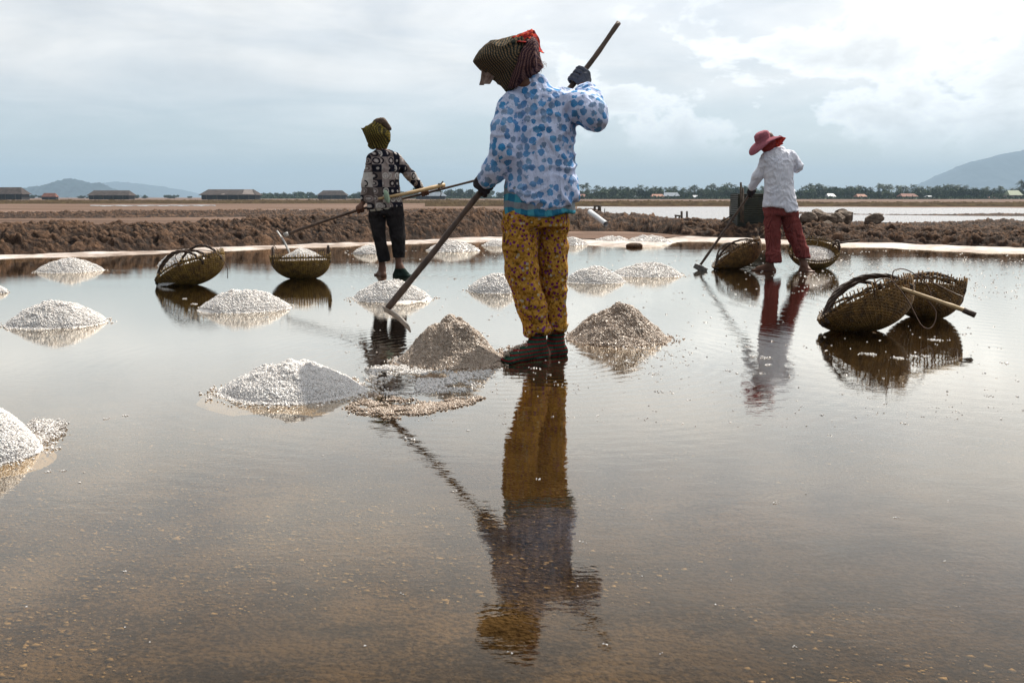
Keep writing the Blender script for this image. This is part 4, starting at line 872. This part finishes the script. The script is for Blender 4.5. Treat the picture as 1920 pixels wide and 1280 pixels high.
F = Field(lo, hi, .0075); F.stack([sec(404, 1432, 1496, 0, .112), sec(380, 1434, 1492, 0, .115)], .03, 0, 2.2)
F.path([q(1449, 400), q(1449, 445), q(1450, 478), q(1451, 492)], [.092, .072, .078, .088], .012); F.path([q(1479, 400), q(1489, 440, .02), q(1503, 470, .0), q(1508, 483, -.01)], [.092, .082, .072, .068], .012)
x3 = q(1480, 340)[0]; z3 = q(1450, 491)[2]; F.cut(lambda p: z3+.05*(p[..., 0] > x3)-p[..., 2]); F.cut(lambda p: -p[..., 2]+.05)
add('trousers', shirt_folds(relax(F.mesh(), 1), .013, 47), C['redpants'], W3)
# hat: brim disc and crown along a tilted axis
hx = unit(A(-.42, -.12, .9)); e1 = unit(np.cross(A(0, 1, 0), hx)); e2 = np.cross(hx, e1); hb = P(1432, 264, D3+.05)
V = []; na = 64; prof = [(.0, .115), (.04, .112), (.075, .095), (.088, .07), (.088, .03), (.088, .0), ]
prof = [(.187, -.028), (.182, -.034), (.14, -.016), (.10, .0), (.088, .012), (.086, .05), (.078, .085), (.055, .1), (.02, .098), (.001, .096)]
prof = [(.187, -.022), (.14, -.006), (.098, .008)]+prof[4:]; inner = [(.084, .004), (.14, -.014), (.186, -.030)]
for (rr, zz_) in inner+prof if False else ([(.187, -.030), (.14, -.015), (.085, -.0)][::-1]+prof):
    for k in range(na):
        a_ = 2*np.pi*k/na; dr = -.035*(rr/.187)**3*max(0, math.cos(a_-math.pi))-.02*(rr/.187)**2*math.sin(2*a_+1)
        V.append(hb+e1*rr*math.cos(a_)*1.02+e2*rr*math.sin(a_)+hx*(zz_+dr))
V = np.array(V); n_ = len(V)//na; i = np.arange(n_-1)[:, None]*na; jj = np.arange(na)[None]
Qh = np.stack([i+jj, i+(jj+1) % na, i+na+(jj+1) % na, i+na+jj], -1).reshape(-1, 4); add('hat', (V, [Qh]), C['pinkhat'], W3)
s = lambda x, y, d=0.0: P(x, y, D3+.05+d)
F = Field(s(1405, 300, -.2), s(1490, 235, .2), .005)
F.ell(s(1440, 270), (.09, .10, .095), .02); F.cone(s(1447, 270), s(1456, 280), .075, .05, .03); F.cone(s(1436, 272), s(1443, 284), .05, .04, .03); F.cut(lambda p: (p-hb)@hx-.004)
add('headscarf', folds(relax(F.mesh(), 1), .008, (20, 20, 12), 8), C['redscarf'], W3)
add('scarf_knot', join(flap([s(1455, 258, -.05), s(1462, 254, -.05), s(1474, 259, -.03), s(1464, 272, -.06)], 12, 12, .008, 3), flap([s(1450, 262, -.07), s(1460, 260, -.08), s(1469, 270, -.06), s(1456, 276, -.08)], 12, 12, .008, 5)), C['plaid_red'], W3)
# ------------------------------------------------------------------ things on the banks
def rock(c, r, seed, flat=.8):
    n = 26; th_, ph_ = np.meshgrid(np.linspace(0, np.pi, n), np.linspace(0, 2*np.pi, n+1), indexing='ij')
    d = np.stack([np.sin(th_)*np.cos(ph_), np.sin(th_)*np.sin(ph_), np.cos(th_)], -1); dd = d.copy(); dd[:, -1] = dd[:, 0]
    rs = np.random.RandomState(seed); pl = rs.randn(9, 3); pl /= np.linalg.norm(pl, axis=1)[:, None]; k = np.min(np.where(dd@pl.T > .2, (.62+.2*rs.rand(9))/np.maximum(dd@pl.T, .2), 9), -1)
    rr = np.minimum(k, 1)*(1+.07*noise3(dd, 3, seed)+.05*noise3(dd, 8, seed))
    return (c+dd*rr[..., None]*r*A(1, 1, flat)).reshape(-1, 3), [grid_faces(n, n+1)]
C['rock'] = simple('cracked_brown_rock', (.07, .05, .035), (.26, .19, .14), 5, .85, .02)
for i, (x, y, r, d, lb) in enumerate([(1516, 411, .17, 19.6, 'pale brown boulder at the left end of the rock pile'), (1536, 407, .19, 20.0, 'tall dark boulder second in the rock pile'), (1553, 412, .17, 19.7, 'boulder in the middle of the rock pile'), (1570, 410, .15, 19.7, 'smaller dark boulder right of the middle of the rock pile'), (1585, 407, .19, 19.9, 'pointed boulder at the right end of the rock pile'), (1532, 400, .12, 20.3, 'small rock on top at the back of the rock pile'), (1578, 400, .13, 20.3, 'upper rock behind the pointed boulder'), (1638, 413, .19, 19.4, 'single square brown rock standing apart on the bank'), (1550, 422, .12, 19.2, 'low rock at the foot of the pile')]):
    add('rock', rock(P(x, y, d), r*1.05, i+3), C['rock'], label=lb, cat='rock', group='rocks on the mud bank', smooth=False)
# corrugated bin
def corr(c0, c1, zb, zt, n=170, amp=.007):
    V = []; c0 = np.asarray(c0); c1 = np.asarray(c1); d = unit(c1-c0); nn = np.cross(d, A(0, 0, 1))
    zs = np.linspace(zb, zt, n)
    for z in zs:
        for c in (c0, c1): V.append(c*A(1, 1, 0)+A(0, 0, z)+nn*amp*math.sin((z-zb)*150))
    return np.array(V), [grid_faces(n, 2)]
C['tin'] = simple('dark_rusty_sheet', (.012, .016, .012), (.05, .05, .035), 4, .6, .003)
bn = empty('sheet_bin', P(1410, 418, 20.0)*A(1, 1, 0), 'dark corrugated sheet bin on the bank behind the right worker\'s hands', 'bin')
xa = P(1383, 400, 20)[0]; xb = P(1452, 400, 20)[0]; zb = .22; zt = P(1400, 363, 20)[2]
add('wall', join(corr((xa, 20, 0), (xb, 20, 0), zb, zt), corr((xa, 20, 0), (xa, 20.7, 0), zb, zt), corr((xb, 20, 0), (xb, 20.7, 0), zb, zt), corr((xa, 20.7, 0), (xb, 20.7, 0), zb, zt)), C['tin'], bn)
C['postwood'] = simple('grey_post_wood', (.03, .022, .016), (.12, .09, .065), 20, .8, .004)
for (x, y0, y1, r) in ((1389, 342, 415, .022), (1393, 352, 418, .018), (1446, 365, 418, .02)): add('corner_post', tube([P(x+1, y1, 19.95), P(x, y0, 19.95)], r, 7), C['postwood'], bn)
add('corner_board', box(P(1392, 392, 19.93), (.05, .02, .5)), C['postwood'], bn)
def posts(name, items, label, cat='post'):
    gs_ = [tube([P(a, b, d), P(c, e, d)], r, 7) for (a, b, c, e, d, r) in items]
    add(name, join(*gs_), C['postwood'], label=label, cat=cat)
posts('wooden_post', [(1278, 416, 1278, 396, 24, .028)], 'short stump post, tallest by the pond, left of its twin')
posts('wooden_post', [(1288, 414, 1288, 396, 24.2, .024)], 'thin upright post by the pond, right of its twin')
posts('plank_stand', [(1267, 414, 1267, 404, 23.8, .022), (1265, 404, 1278, 405, 23.8, .02), (1273, 413, 1274, 405, 23.8, .02)], 'low broken wooden stand beside the twin posts', 'wooden stand')
posts('plank_gate', [(1115, 402, 1115, 387, 25, .03), (1124, 403, 1124, 386, 25, .045), (1113, 387, 1128, 386, 25, .022)], 'small wooden sluice frame on the bank right of the yellow trousers', 'wooden frame')
posts('stick', [(1133, 402, 1134, 391, 25, .01)], 'thin stick upright beside the sluice frame', 'stick')
posts('stick', [(1368, 415, 1368, 386, 26, .011)], 'thin tall stick in the pond left of the corrugated bin', 'stick')
posts('driftwood', [(1352, 416, 1385, 396, 20.5, .014), (1356, 419, 1378, 404, 20.4, .012), (1362, 418, 1383, 410, 20.3, .013)], 'loose branches leaning against the corrugated bin', 'branches')
posts('stick', [(1540, 461, 1612, 450, 15.8, .014)], 'thin branch lying on the salt rim right of the salt basket', 'stick')
# pipe
pp0, pp1 = P(1106, 397, 22.4), P(1136, 420, 21.6); pa = unit(pp1-pp0); 
C['pvc'] = simple('pale_plastic_pipe', (.55, .58, .6), (.66, .68, .7), 8, .45, .001, .5); ptb = empty('pipe', pp1, 'pale plastic pipe leaning on the mud bank behind the central worker', 'pipe')
Vp, Fp = tube([pp0, pp0*.5+pp1*.5, pp1], .058, 20, False); Vi, Fi = tube([pp0, pp0*.5+pp1*.5, pp1], .050, 20, False); kk = np.arange(20)
add('pipe_wall', (np.concatenate([Vp, Vi]), [np.concatenate([Fp[0], Fi[0][:, ::-1]+60, np.stack([kk, kk+60, (kk+1) % 20+60, (kk+1) % 20], 1)])]), C['pvc'], ptb)
# ------------------------------------------------------------------ buildings
C['thatch'] = simple('grey_brown_thatch', (.03, .022, .02), (.085, .065, .057), 1.0, .95, .05)
C['patch'] = simple('pale_roof_sheet', (.16, .13, .12), (.26, .22, .2), 1.0, .9, .03)
C['plank'] = simple('dark_plank_wall', (.018, .015, .015), (.05, .04, .038), .8, .9, .03, stretch=(4, 4, .4))
C['rust'] = simple('rusty_roof_sheet', (.14, .055, .035), (.3, .13, .09), 1.0, .8, .03)
C['roofs'] = [C['thatch'], C['rust'], simple('pale_metal_roof', (.32, .34, .36), (.48, .5, .52), .8, .4, .02), simple('orange_tile_roof', (.3, .14, .09), (.42, .22, .15), 1.2, .8, .03), simple('grey_blue_roof', (.12, .15, .19), (.22, .26, .31), .8, .7, .02), simple('green_pale_roof', (.24, .28, .18), (.32, .36, .24), .8, .7, .02)]
C['wallpale'] = simple('weathered_house_wall', (.14, .13, .13), (.32, .3, .29), .6, .9, .02); C['wallwhite'] = simple('cream_house_wall', (.45, .36, .33), (.62, .52, .48), .5, .9, .02)
def house(name, x0, x1, ytop, ybase, Y, roof, wall, label, cat='shed', group=None, roof_frac=.55, hip=.12, dep=None, patch=None):
    a_ = P(x0, ybase, Y); b_ = P(x1, ybase, Y); w = b_[0]-a_[0]; zt = P(x0, ytop, Y)[2]; zb = 0.0; cx = (a_[0]+b_[0])/2; dep = dep or w*.45; rh = (zt-zb)*roof_frac; ze = zt-rh
    root = empty(name, (cx, Y, 0), label, cat, group); ov = .04*w
    add('wall', box((cx, Y+dep/2, (ze+zb)/2+.02), (w*.93, dep*.86, ze-zb+.04)), C[wall] if isinstance(wall, str) else wall, root, smooth=False)
    hx_ = hip*w; x_0, x_1 = cx-w/2-ov*0, cx+w/2; y0, y1 = Y-dep*.04, Y+dep*1.04
    V = [(x_0, y0, ze-.06), (x_1, y0, ze-.06), (x_1, y1, ze-.06), (x_0, y1, ze-.06), (x_0+hx_, Y+dep/2, zt), (x_1-hx_, Y+dep/2, zt), (x_0, y0, ze+.05), (x_1, y0, ze+.05), (x_1, y1, ze+.05), (x_0, y1, ze+.05)]
    Fq = [[0,1,7,6],[1,2,8,7],[2,3,9,8],[3,0,6,9],[6,7,5,4],[8,9,4,5],[0,3,2,1]]; Ft = [[7,8,5],[9,6,4]]
    add('roof', (np.array(V, float), [np.array(Fq), np.array(Ft)]), roof, root, smooth=False)
    if patch:
        def rp(u, v_): 
            lo_ = A(x_0+u*(x_1-x_0), y0, ze+.05); hi_ = A(x_0+hx_+u*(x_1-x_0-2*hx_), Y+dep/2, zt); return lo_*(1-v_)+hi_*v_+A(0, -.05, .04)
        add('roof_patch', (np.array([rp(patch[0], .12), rp(patch[1], .05), rp(patch[1]-.01, .95), rp(patch[0]+.03, .97)]), [np.array([[0, 1, 2, 3]])]), C['patch'], root, smooth=False)
        add('roof_patch', (np.array([rp(.38, .02), rp(.44, .02), rp(.45, .22), rp(.41, .25)]), [np.array([[0, 1, 2, 3]])]), C['patch'], root, smooth=False)
    for k in range(int(w/3.2)): add('post', box((x_0+ov+(k+.5)*(w-2*ov)/int(w/3.2), y0+.1, (ze+zb)/2), (.22, .22, ze-zb)), C['postwood'], root, smooth=False)
    nd = max(1, int(w/6))
    for k in range(nd):
        xx = cx-w*.35+(k+.5)*w*.7/nd; add('doorway' if k % 3 == 0 else 'window', box((xx, Y+dep*.07-.03, zb+(ze-zb)*(.45 if k % 3 == 0 else .6)), (min(1.6, w*.12), .08, (ze-zb)*(.85 if k % 3 == 0 else .35))), C['tin'], root, smooth=False)
    return root
SG = 'salt storage sheds across the plain'
house('salt_shed', -40, 42, 351, 371, 300, C['thatch'], 'plank', 'long grey salt shed cut by the left edge of the photo', group=SG, hip=.12)
house('small_shed', 77, 105, 362, 371, 320, C['rust'], 'plank', 'small rust-roofed shed in front of the left hill', group=SG)
house('salt_shed', 163, 243, 357, 372, 330, C['thatch'], 'plank', 'long dark salt shed at the right foot of the left hill', group=SG, hip=.08)
s3 = house('salt_shed', 373, 481, 355, 373, 330, C['thatch'], 'plank', 'longest salt shed, with a pale patch of roof at its right end', group=SG, hip=.1, patch=(.76, .97))
house('salt_shed', 594, 650, 357, 373, 400, C['thatch'], 'plank', 'dark salt shed just left of the left worker', group=SG, hip=.18)
house('salt_shed', 778, 836, 360, 375, 380, C['roofs'][4], 'plank', 'grey-blue roofed shed behind the yoke, right of the left worker', group=SG, hip=.15)
wq = P(481, 373, 330); V_ = [P(455, 363, 329.5), P(477, 369, 329.3)]
HG = 'village houses among the palms'
for (x0, x1, yt, yb, Y, ri, wl, lb) in [(1075, 1100, 364, 375, 415, 1, 'plank', 'tiny rust-roofed house at the left end of the palm line'), (1168, 1195, 366, 375, 420, 4, 'wallpale', 'low grey-roofed house left among the palms'), (1222, 1246, 364, 376, 415, 3, 'wallwhite', 'orange-roofed house beside the bigger blue-roofed one'),
    (1244, 1275, 361, 376, 418, 4, 'wallpale', 'bigger blue-grey roofed house behind the twin posts'), (1300, 1311, 366, 373, 412, 2, 'plank', 'small white-roofed house left of the corrugated bin'), (1553, 1568, 363, 370, 412, 2, 'plank', 'small pale-roofed hut right of the right worker'),
    (1608, 1627, 364, 375, 412, 3, 'wallwhite', 'orange-roofed house above the single square rock'), (1690, 1722, 363, 377, 410, 1, 'wallpale', 'brown-roofed house with blue wall, middle of the right palm line'), (1844, 1870, 369, 377, 408, 1, 'wallwhite', 'low rust-roofed house near the right end of the palm line'), (1892, 1918, 357, 372, 415, 5, 'wallwhite', 'pale green roofed house at the right edge'), (1740, 1752, 367, 374, 412, 2, 'plank', 'grey-roofed hut right of the brown-roofed house')]:
    house('village_house', x0, x1, yt, yb, Y, C['roofs'][ri], wl, lb, 'house', HG, dep=6, hip=.1)
# ------------------------------------------------------------------ trees
def leafmat(name, c1, c2):
    m = NT(name); v = m.geo(); f = m.noise(v, .7, 4); oi = m.n('ShaderNodeObjectInfo'); c = m.ramp(m.math('MULTIPLY_ADD', oi.outputs['Random'], .4, m.math('MULTIPLY', f, .6)), [(.25, c1), (.7, c2)]); return m.fin(c, .7, None, .2)
C['leaf'] = leafmat('palm_frond_green', (.010, .022, .009), (.042, .066, .024)); C['leaf2'] = leafmat('bush_leaf_green', (.02, .038, .013), (.06, .095, .03)); C['trunk'] = simple('palm_trunk', (.06, .05, .04), (.14, .12, .1), 2, .9, .02)
def palm_geo(seed, h):
    rs = np.random.RandomState(seed); ln = rs.randn(2)*.5; c = curve([(0, 0, -.1), (ln[0]*.3, ln[1]*.3, h*.45), (ln[0], ln[1], h)], 6); top = c[-1]
    tr = tube(c, np.linspace(.2, .11, len(c)), 6); gs_ = []
    V = []; T = []
    for k in range(17):
        az = rs.rand()*6.283; el = rs.uniform(-.5, 1.25); L = rs.uniform(2.0, 2.8); d = A(math.cos(az)*math.cos(el), math.sin(az)*math.cos(el), math.sin(el)); sd = A(-math.sin(az), math.cos(az), 0)
        d = d+A(.25, 0, 0); m_ = 9; pt = []
        for i in range(m_): t_ = i/(m_-1); pt.append(top+d*L*t_+A(0, 0, -1)*(t_**2)*L*.55)
        pt = np.array(pt)
        for i in range(m_-1):
            mid = pt[i]; w = .62*math.sin(math.pi*(.12+.85*i/(m_-1)))
            for sg in (-1, 1):
                for o in (0, .5):
                    b0 = mid*(1-o)+pt[i+1]*o; b1 = b0+(pt[i+1]-mid)*.42; tip = b0+(pt[i+1]-mid)*.9+sd*sg*w+A(0, 0, -w*rs.uniform(.3, .9)); n = len(V); V += [b0, b1, tip]; T.append((n, n+1, n+2))
    return tr, (np.array(V), [[], np.array(T)])
def bush_geo(seed, w, h, n=1300, ls=.24):
    rs = np.random.RandomState(seed); cl = [(rs.uniform(-w*.4, w*.4), rs.uniform(-w*.3, w*.3), rs.uniform(h*.3, h*.8), rs.uniform(.22, .4)) for _ in range(9)]
    V = []; T = []
    for k in range(n):
        c = cl[rs.randint(9)]; d = rs.randn(3); d /= np.linalg.norm(d); r = c[3]*min(w, h)*rs.uniform(.6, 1.05); p = A(c[0], c[1], c[2])+d*r*A(1.2, 1, .9)
        if p[2] < .05: p[2] = .1+rs.rand()*.3
        a_, b_ = rs.randn(3)*ls, rs.randn(3)*ls; m_ = len(V); V += [p, p+a_, p+b_, p+a_*.8+b_*.9]; T += [(m_, m_+1, m_+3), (m_, m_+3, m_+2)]
    tr = tube([(0, 0, -.1), (0, 0, h*.35), (.2, 0, h*.6)], [.16, .12, .07], 5)
    br = [tube([(0, 0, h*.3), (c[0]*.7, c[1]*.7, c[2]*.9)], [.08, .03], 4) for c in cl[:5]]
    return join(tr, *br), (np.array(V), [[], np.array(T)])
def proto(name, geos, kinds):
    return [(k, make_mesh(name+'_'+k, g[0], g[1], False), mt) for k, g, mt in zip(('trunk', 'crown'), geos, kinds)]
PAL = [proto('palm', palm_geo(s_, h), (C['trunk'], C['leaf'])) for s_, h in ((1, 5.6), (2, 6.6), (3, 4.8), (4, 6.0))]
BUS = [proto('broadleaf', bush_geo(s_, w, h), (C['trunk'], C['leaf2'])) for s_, w, h in ((5, 6, 4.2), (6, 7.5, 3.6), (7, 5, 4.8), (8, 9, 3.2))]
for pr in PAL+BUS:
    for k, me, mt in pr: me.materials.append(mt)
def plant(name, pr, x, y, sc, rz, label, cat, group):
    e = empty(name, (x, y, .02), label, cat, group); e.rotation_euler = (0, 0, rz); e.scale = (sc, sc, sc)
    for k, me, mt in pr:
        o = bpy.data.objects.new(k, me); COL.objects.link(o); o.parent = e
rs = np.random.RandomState(77)
def zone(px):
    if px < 660: return 'between the longest shed and the left worker'
    if px < 940: return 'between the left and the central worker'
    if px < 1230: return 'between yellow trousers and blue-roofed house'
    if px < 1440: return 'between blue-roofed house and right worker'
    if px < 1640: return 'just right of the right worker'
    if px < 1790: return 'around the brown-roofed house'
    return 'near the right edge'
for px, hp in [(1098, 352), (1114, 355), (1137, 356), (1152, 357), (1196, 357), (1229, 352), (1262, 353), (1276, 351), (1300, 346), (1345, 350), (1352, 348), (1375, 352), (1386, 353), (1515, 346), (1530, 344), (1561, 353), (1648, 348), (1655, 352), (1690, 349), (1709, 345), (1725, 350), (1755, 350), (1771, 346), (1788, 345), (1800, 350), (1840, 352), (1870, 348), (1912, 337), (1918, 341)]:
    Y = rs.uniform(425, 445); x = P(px, 370, Y)[0]; ht = P(px, hp, Y)[2]; k = rs.randint(4); sc = ht/((5.6, 6.6, 4.8, 6.0)[k]+.9)
    plant('palm_tree', PAL[k], x, Y, sc, rs.uniform(-.6, .6), 'tall coconut palm above the tree line '+zone(px), 'palm tree', 'tall palms '+zone(px))
for i in range(120):
    px = 1085+i*7.2+rs.uniform(-4, 4)
    if 1435 < px < 1495: continue
    Y = rs.uniform(425, 500); x = P(px, 370, Y)[0]; k = rs.randint(4); e_ = 350.5+2.5*math.sin(px*.045)+rs.uniform(-5, 6); ht = P(px, e_, Y)[2]; sc = max(.45, ht/((5.6, 6.6, 4.8, 6.0)[k]+.7))
    plant('palm_tree', PAL[k], x, Y, sc, rs.uniform(-.8, .8), 'ordinary coconut palm in the tree line '+zone(px), 'palm tree', 'palms '+zone(px))
for i in range(125):
    px = 1082+i*7.0+rs.uniform(-4, 4); Y = rs.uniform(416, 436) if i % 3 else rs.uniform(440, 470)
    if 1440 < px < 1490: continue
    x = P(px, 370, Y)[0]; k = rs.randint(4); ht = P(px, 357+3*math.sin(px*.031)+rs.uniform(-4, 4), Y)[2]; sc = max(.4, ht/(4.2, 3.6, 4.8, 3.2)[k])
    if any(a_ < px < b_ for a_, b_ in ((1222, 1276), (1298, 1312), (1606, 1628), (1690, 1724), (1892, 1918), (1844, 1870), (1552, 1568))): Y = rs.uniform(424, 440); x = P(px, 370, Y)[0]
    plant('leafy_tree', BUS[k], x, Y, sc, rs.uniform(0, 6), 'round green leafy tree below the palms '+zone(px), 'tree', 'leafy trees '+zone(px))
for i in range(70):
    px = rs.uniform(482, 945); Y = rs.uniform(560, 640); x = P(px, 370, Y)[0]; k = rs.randint(4); ht = P(px, 361+rs.uniform(-3, 4)-3*(px > 800), Y)[2]; sc = max(.5, ht/(4.2, 3.6, 4.8, 3.2)[k])
    if 594 < px < 650: Y = 700; x = P(px, 370, Y)[0]
    plant('leafy_tree', BUS[k], x, Y, sc*.9, rs.uniform(0, 6), 'hazy distant leafy tree on the horizon '+zone(px), 'tree', 'hazy trees '+zone(px))
for px, hp in [(510, 365), (545, 364), (700, 350), (706, 352), (782, 352), (860, 354), (880, 355), (905, 354), (490, 363)]:
    Y = 540; x = P(px, 370, Y)[0]; ht = P(px, hp, Y)[2]; k = 2 if px in (700, 706) else 0
    plant('leafy_tree', BUS[k], x, Y, ht/(4.2, 3.6, 4.8, 3.2)[k], rs.uniform(0, 6), 'taller round tree rising from the horizon '+zone(px), 'tree', 'taller trees '+zone(px))
for i in range(34):
    px = rs.uniform(20, 480); Y = 620; x = P(px, 370, Y)[0]; k = rs.randint(4); ht = P(px, 367+rs.uniform(-1.5, 1.5), Y)[2]; sc = max(.3, ht/(4.2, 3.6, 4.8, 3.2)[k])
    plant('leafy_tree', BUS[k], x, Y, sc, rs.uniform(0, 6), 'tiny hazy tree on the horizon left of the longest salt shed', 'tree', 'tiny trees at the foot of the hill')
# undergrowth belt
def belt(x0, x1, Y, yt, n, seed):
    rs = np.random.RandomState(seed); V = []; T = []
    for k in range(n):
        px = rs.uniform(x0, x1); yy = Y+rs.uniform(-3, 3); zt = P(px, yt, yy)[2]*rs.uniform(.4, 1.15)*(.8+.3*math.sin(px*.05)); p = A(P(px, 370, yy)[0], yy, rs.uniform(0, max(.3, zt))); a_, b_ = rs.randn(3)*.4, rs.randn(3)*.4; m_ = len(V)
        V += [p, p+a_, p+b_, p+a_+b_]; T += [(m_, m_+1, m_+3), (m_, m_+3, m_+2)]
    return np.array(V), [[], np.array(T)]
add('undergrowth', belt(1075, 2000, 408, 372.5, 14000, 5), C['leaf2'], label='low green scrub along the foot of the palm line', cat='scrub', kind='stuff', smooth=False)
add('undergrowth', belt(480, 960, 520, 371, 8000, 6), C['leaf2'], label='low hazy scrub along the left horizon', cat='scrub', kind='stuff', smooth=False)
# ------------------------------------------------------------------ hills
C['hill'] = simple('haze_tinted_forest', (.006, .020, .034), (.016, .036, .050), .02, .95, 3.0)  # forest green shifted to blue: distance haze put into the base colour
def hill(prof, Y, depth, seed, amp, n=260):
    xs = np.array([P(p[0], p[1], Y)[0] for p in prof]); zs = np.array([P(p[0], p[1], Y)[2] for p in prof])
    X = np.linspace(xs[0], xs[-1], n); m_ = 60; U = np.linspace(-1, 1, m_); XX, UU = np.meshgrid(X, U, indexing='ij'); rdg = np.interp(XX, xs, zs)
    p = np.stack([XX, UU*depth, 0*XX], -1); w = np.clip(1-np.abs(UU+.12*noise3(p, 3/depth, seed))**1.3, 0, 1)
    Z = rdg*w*(1+.18*fbm(p, 5/depth, 4, seed)*(1-w))+amp*fbm(p, 26/depth, 3, seed+3)*np.clip(rdg/ zs.max()*3, 0, 1)-.5
    V = np.stack([XX, Y+UU*depth, Z], -1).reshape(-1, 3)
    add('hill', (V, [grid_faces(n, m_)]), C['hill'], kind='structure', origin=(0, 0, 0))
hill([(20, 371), (45, 362), (62, 352), (85, 349), (105, 344), (122, 338), (135, 334), (150, 339), (165, 344), (180, 343), (195, 350), (215, 358), (240, 371)], 2500, 260, 3, 2.5)
hill([(-60, 371), (30, 357), (120, 352), (180, 345), (215, 341), (250, 343), (300, 349), (325, 355), (355, 371)], 5200, 700, 5, 3)
hill([(1690, 371), (1735, 358), (1760, 347), (1790, 325), (1815, 308), (1850, 296), (1885, 287), (1930, 280), (1980, 283), (2060, 300), (2150, 371)], 4500, 700, 8, 5)
# ------------------------------------------------------------------ haze
m = NT('haze_air'); t = m.t
for nd in list(t.nodes):
    if nd.type == 'BSDF_PRINCIPLED': t.nodes.remove(nd)
pv = t.nodes.new('ShaderNodeVolumePrincipled'); pv.inputs['Color'].default_value = (.58, .79, 1.0, 1); pv.inputs['Density'].default_value = .00024; pv.inputs['Anisotropy'].default_value = .0
t.links.new(pv.outputs[0], m.out.inputs['Volume'])
add('haze', box((0, 0, 129), (19600, 19600, 262)), m.m, kind='stuff', label='pale blue haze in the air over the plain', cat='haze', smooth=False)
# ------------------------------------------------------------------ sky and sun
SUN_EL, SUN_AZ = R(49), R(35.5)
w = bpy.data.worlds.new('World'); SC.world = w; w.use_nodes = True; t = w.node_tree
class WN(NT):
    def __init__(s): s.t = t; s.m = None
m = WN(); bg = t.nodes['Background']
sk = m.n('ShaderNodeTexSky', sky_type='NISHITA'); sk.sun_disc = False; sk.sun_elevation = SUN_EL; sk.sun_rotation = SUN_AZ; sk.air_density = 1.0; sk.dust_density = 1.2; sk.ozone_density = 1.5
tcn = m.n('ShaderNodeTexCoord'); dirv = tcn.outputs['Generated']; sp = m.n('ShaderNodeSeparateXYZ'); t.links.new(dirv, sp.inputs[0]); dz = sp.outputs[2]
pz = m.math('ADD', m.math('MAXIMUM', dz, 0.0), .10)
cv = m.n('ShaderNodeCombineXYZ'); m.set(cv, '0', m.math('DIVIDE', sp.outputs[0], pz)); m.set(cv, '1', m.math('DIVIDE', sp.outputs[1], pz))
cir = m.noise(cv.outputs[0], .9, 7, .55, .5)
sm = m.n('ShaderNodeMapping'); t.links.new(dirv, sm.inputs[0]); sm.inputs['Scale'].default_value = (1, 1, 1.9)
cum = m.noise(sm.outputs[0], 9.0, 9, .6, .2)
cum2 = m.noise(sm.outputs[0], 2.6, 3, .5)
sund = m.n('ShaderNodeVectorMath', operation='DOT_PRODUCT'); t.links.new(dirv, sund.inputs[0]); sund.inputs[1].default_value = (math.sin(SUN_AZ)*math.cos(SUN_EL), math.cos(SUN_AZ)*math.cos(SUN_EL), math.sin(SUN_EL))
sd = sund.outputs['Value']
veil = m.math('ADD', m.math('MULTIPLY', m.ramp(dz, [(.0, 0), (.11, 1)]), .85), m.math('MULTIPLY', m.math('SUBTRACT', cir, .5), .9), clamp=True)
cband = m.ramp(dz, [(.03, 0), (.065, 1), (.14, .85), (.20, .0)])
rightw = m.math('MULTIPLY_ADD', sp.outputs[0], .32, -.05)
cb = m.math('ADD', m.math('ADD', cum, m.math('MULTIPLY', m.math('SUBTRACT', cum2, .5), .5)), rightw)
puff = m.math('MULTIPLY', m.ramp(cb, [(.50, 0), (.56, 1)]), m.math('MULTIPLY', cband, m.ramp(m.math('ADD', sp.outputs[0], .5), [(.38, 0), (.58, 1)])))
# brightness of cloud in Nishita units
br = m.ramp(m.math('MULTIPLY_ADD', sd, .5, .5), [(.25, .08), (.48, .2), (.61, .92), (.80, 1.2), (.93, 1.5)])
vcol = m.mix(1.0, m.mix(1.0, (7.2, 7.08, 6.9), br, 'MULTIPLY'), m.ramp(m.math('ADD', m.math('MULTIPLY', cir, .6), m.math('MULTIPLY', cum, .4)), [(.38, .84), (.5, 1.0), (.62, 1.13)]), 'MULTIPLY')
edge = m.ramp(cb, [(.51, 1.28), (.60, 1.0), (.70, .78), (.8, .95)])
pcol = m.mix(1.0, m.mix(1.0, (8.1, 8.1, 8.0), br, 'MULTIPLY'), edge, 'MULTIPLY')
skc = m.mix(1.0, sk.outputs[0], (.88, .96, 1.04), 'MULTIPLY')
c = m.mix(veil, skc, vcol); c = m.mix(m.math('MULTIPLY', puff, .85), c, pcol)
t.links.new(c, bg.inputs['Color']); bg.inputs['Strength'].default_value = .1
sl = bpy.data.lights.new('Sun', 'SUN'); sl.energy = 4.8; sl.angle = R(.53); sl.color = (1, .94, .84)
so = bpy.data.objects.new('sun_lamp', sl); COL.objects.link(so)
dvec = Vector((math.sin(SUN_AZ)*math.cos(SUN_EL), math.cos(SUN_AZ)*math.cos(SUN_EL), math.sin(SUN_EL)))
so.rotation_euler = dvec.to_track_quat('Z', 'Y').to_euler(); so.location = (30, 30, 40)
# ------------------------------------------------------------------ camera and render settings
cam = bpy.data.cameras.new('Camera'); cam.sensor_width = 36; cam.lens = FPX/1920*36; cam.clip_end = 30000; cam.clip_start = .05
co = bpy.data.objects.new('camera', cam); COL.objects.link(co); co.location = (0, 0, CH); co.rotation_euler = (math.pi/2-TH, 0, 0); SC.camera = co
SC.view_settings.view_transform = 'Standard'; SC.view_settings.look = 'None'; SC.view_settings.exposure = .3; SC.view_settings.gamma = 1
SC.render.engine = 'CYCLES'; SC.cycles.use_denoising = True; SC.cycles.max_bounces = 8; SC.cycles.transparent_max_bounces = 12; SC.cycles.volume_bounces = 0
SC.cycles.sample_clamp_indirect = 6; SC.cycles.caustics_reflective = False; SC.cycles.caustics_refractive = False
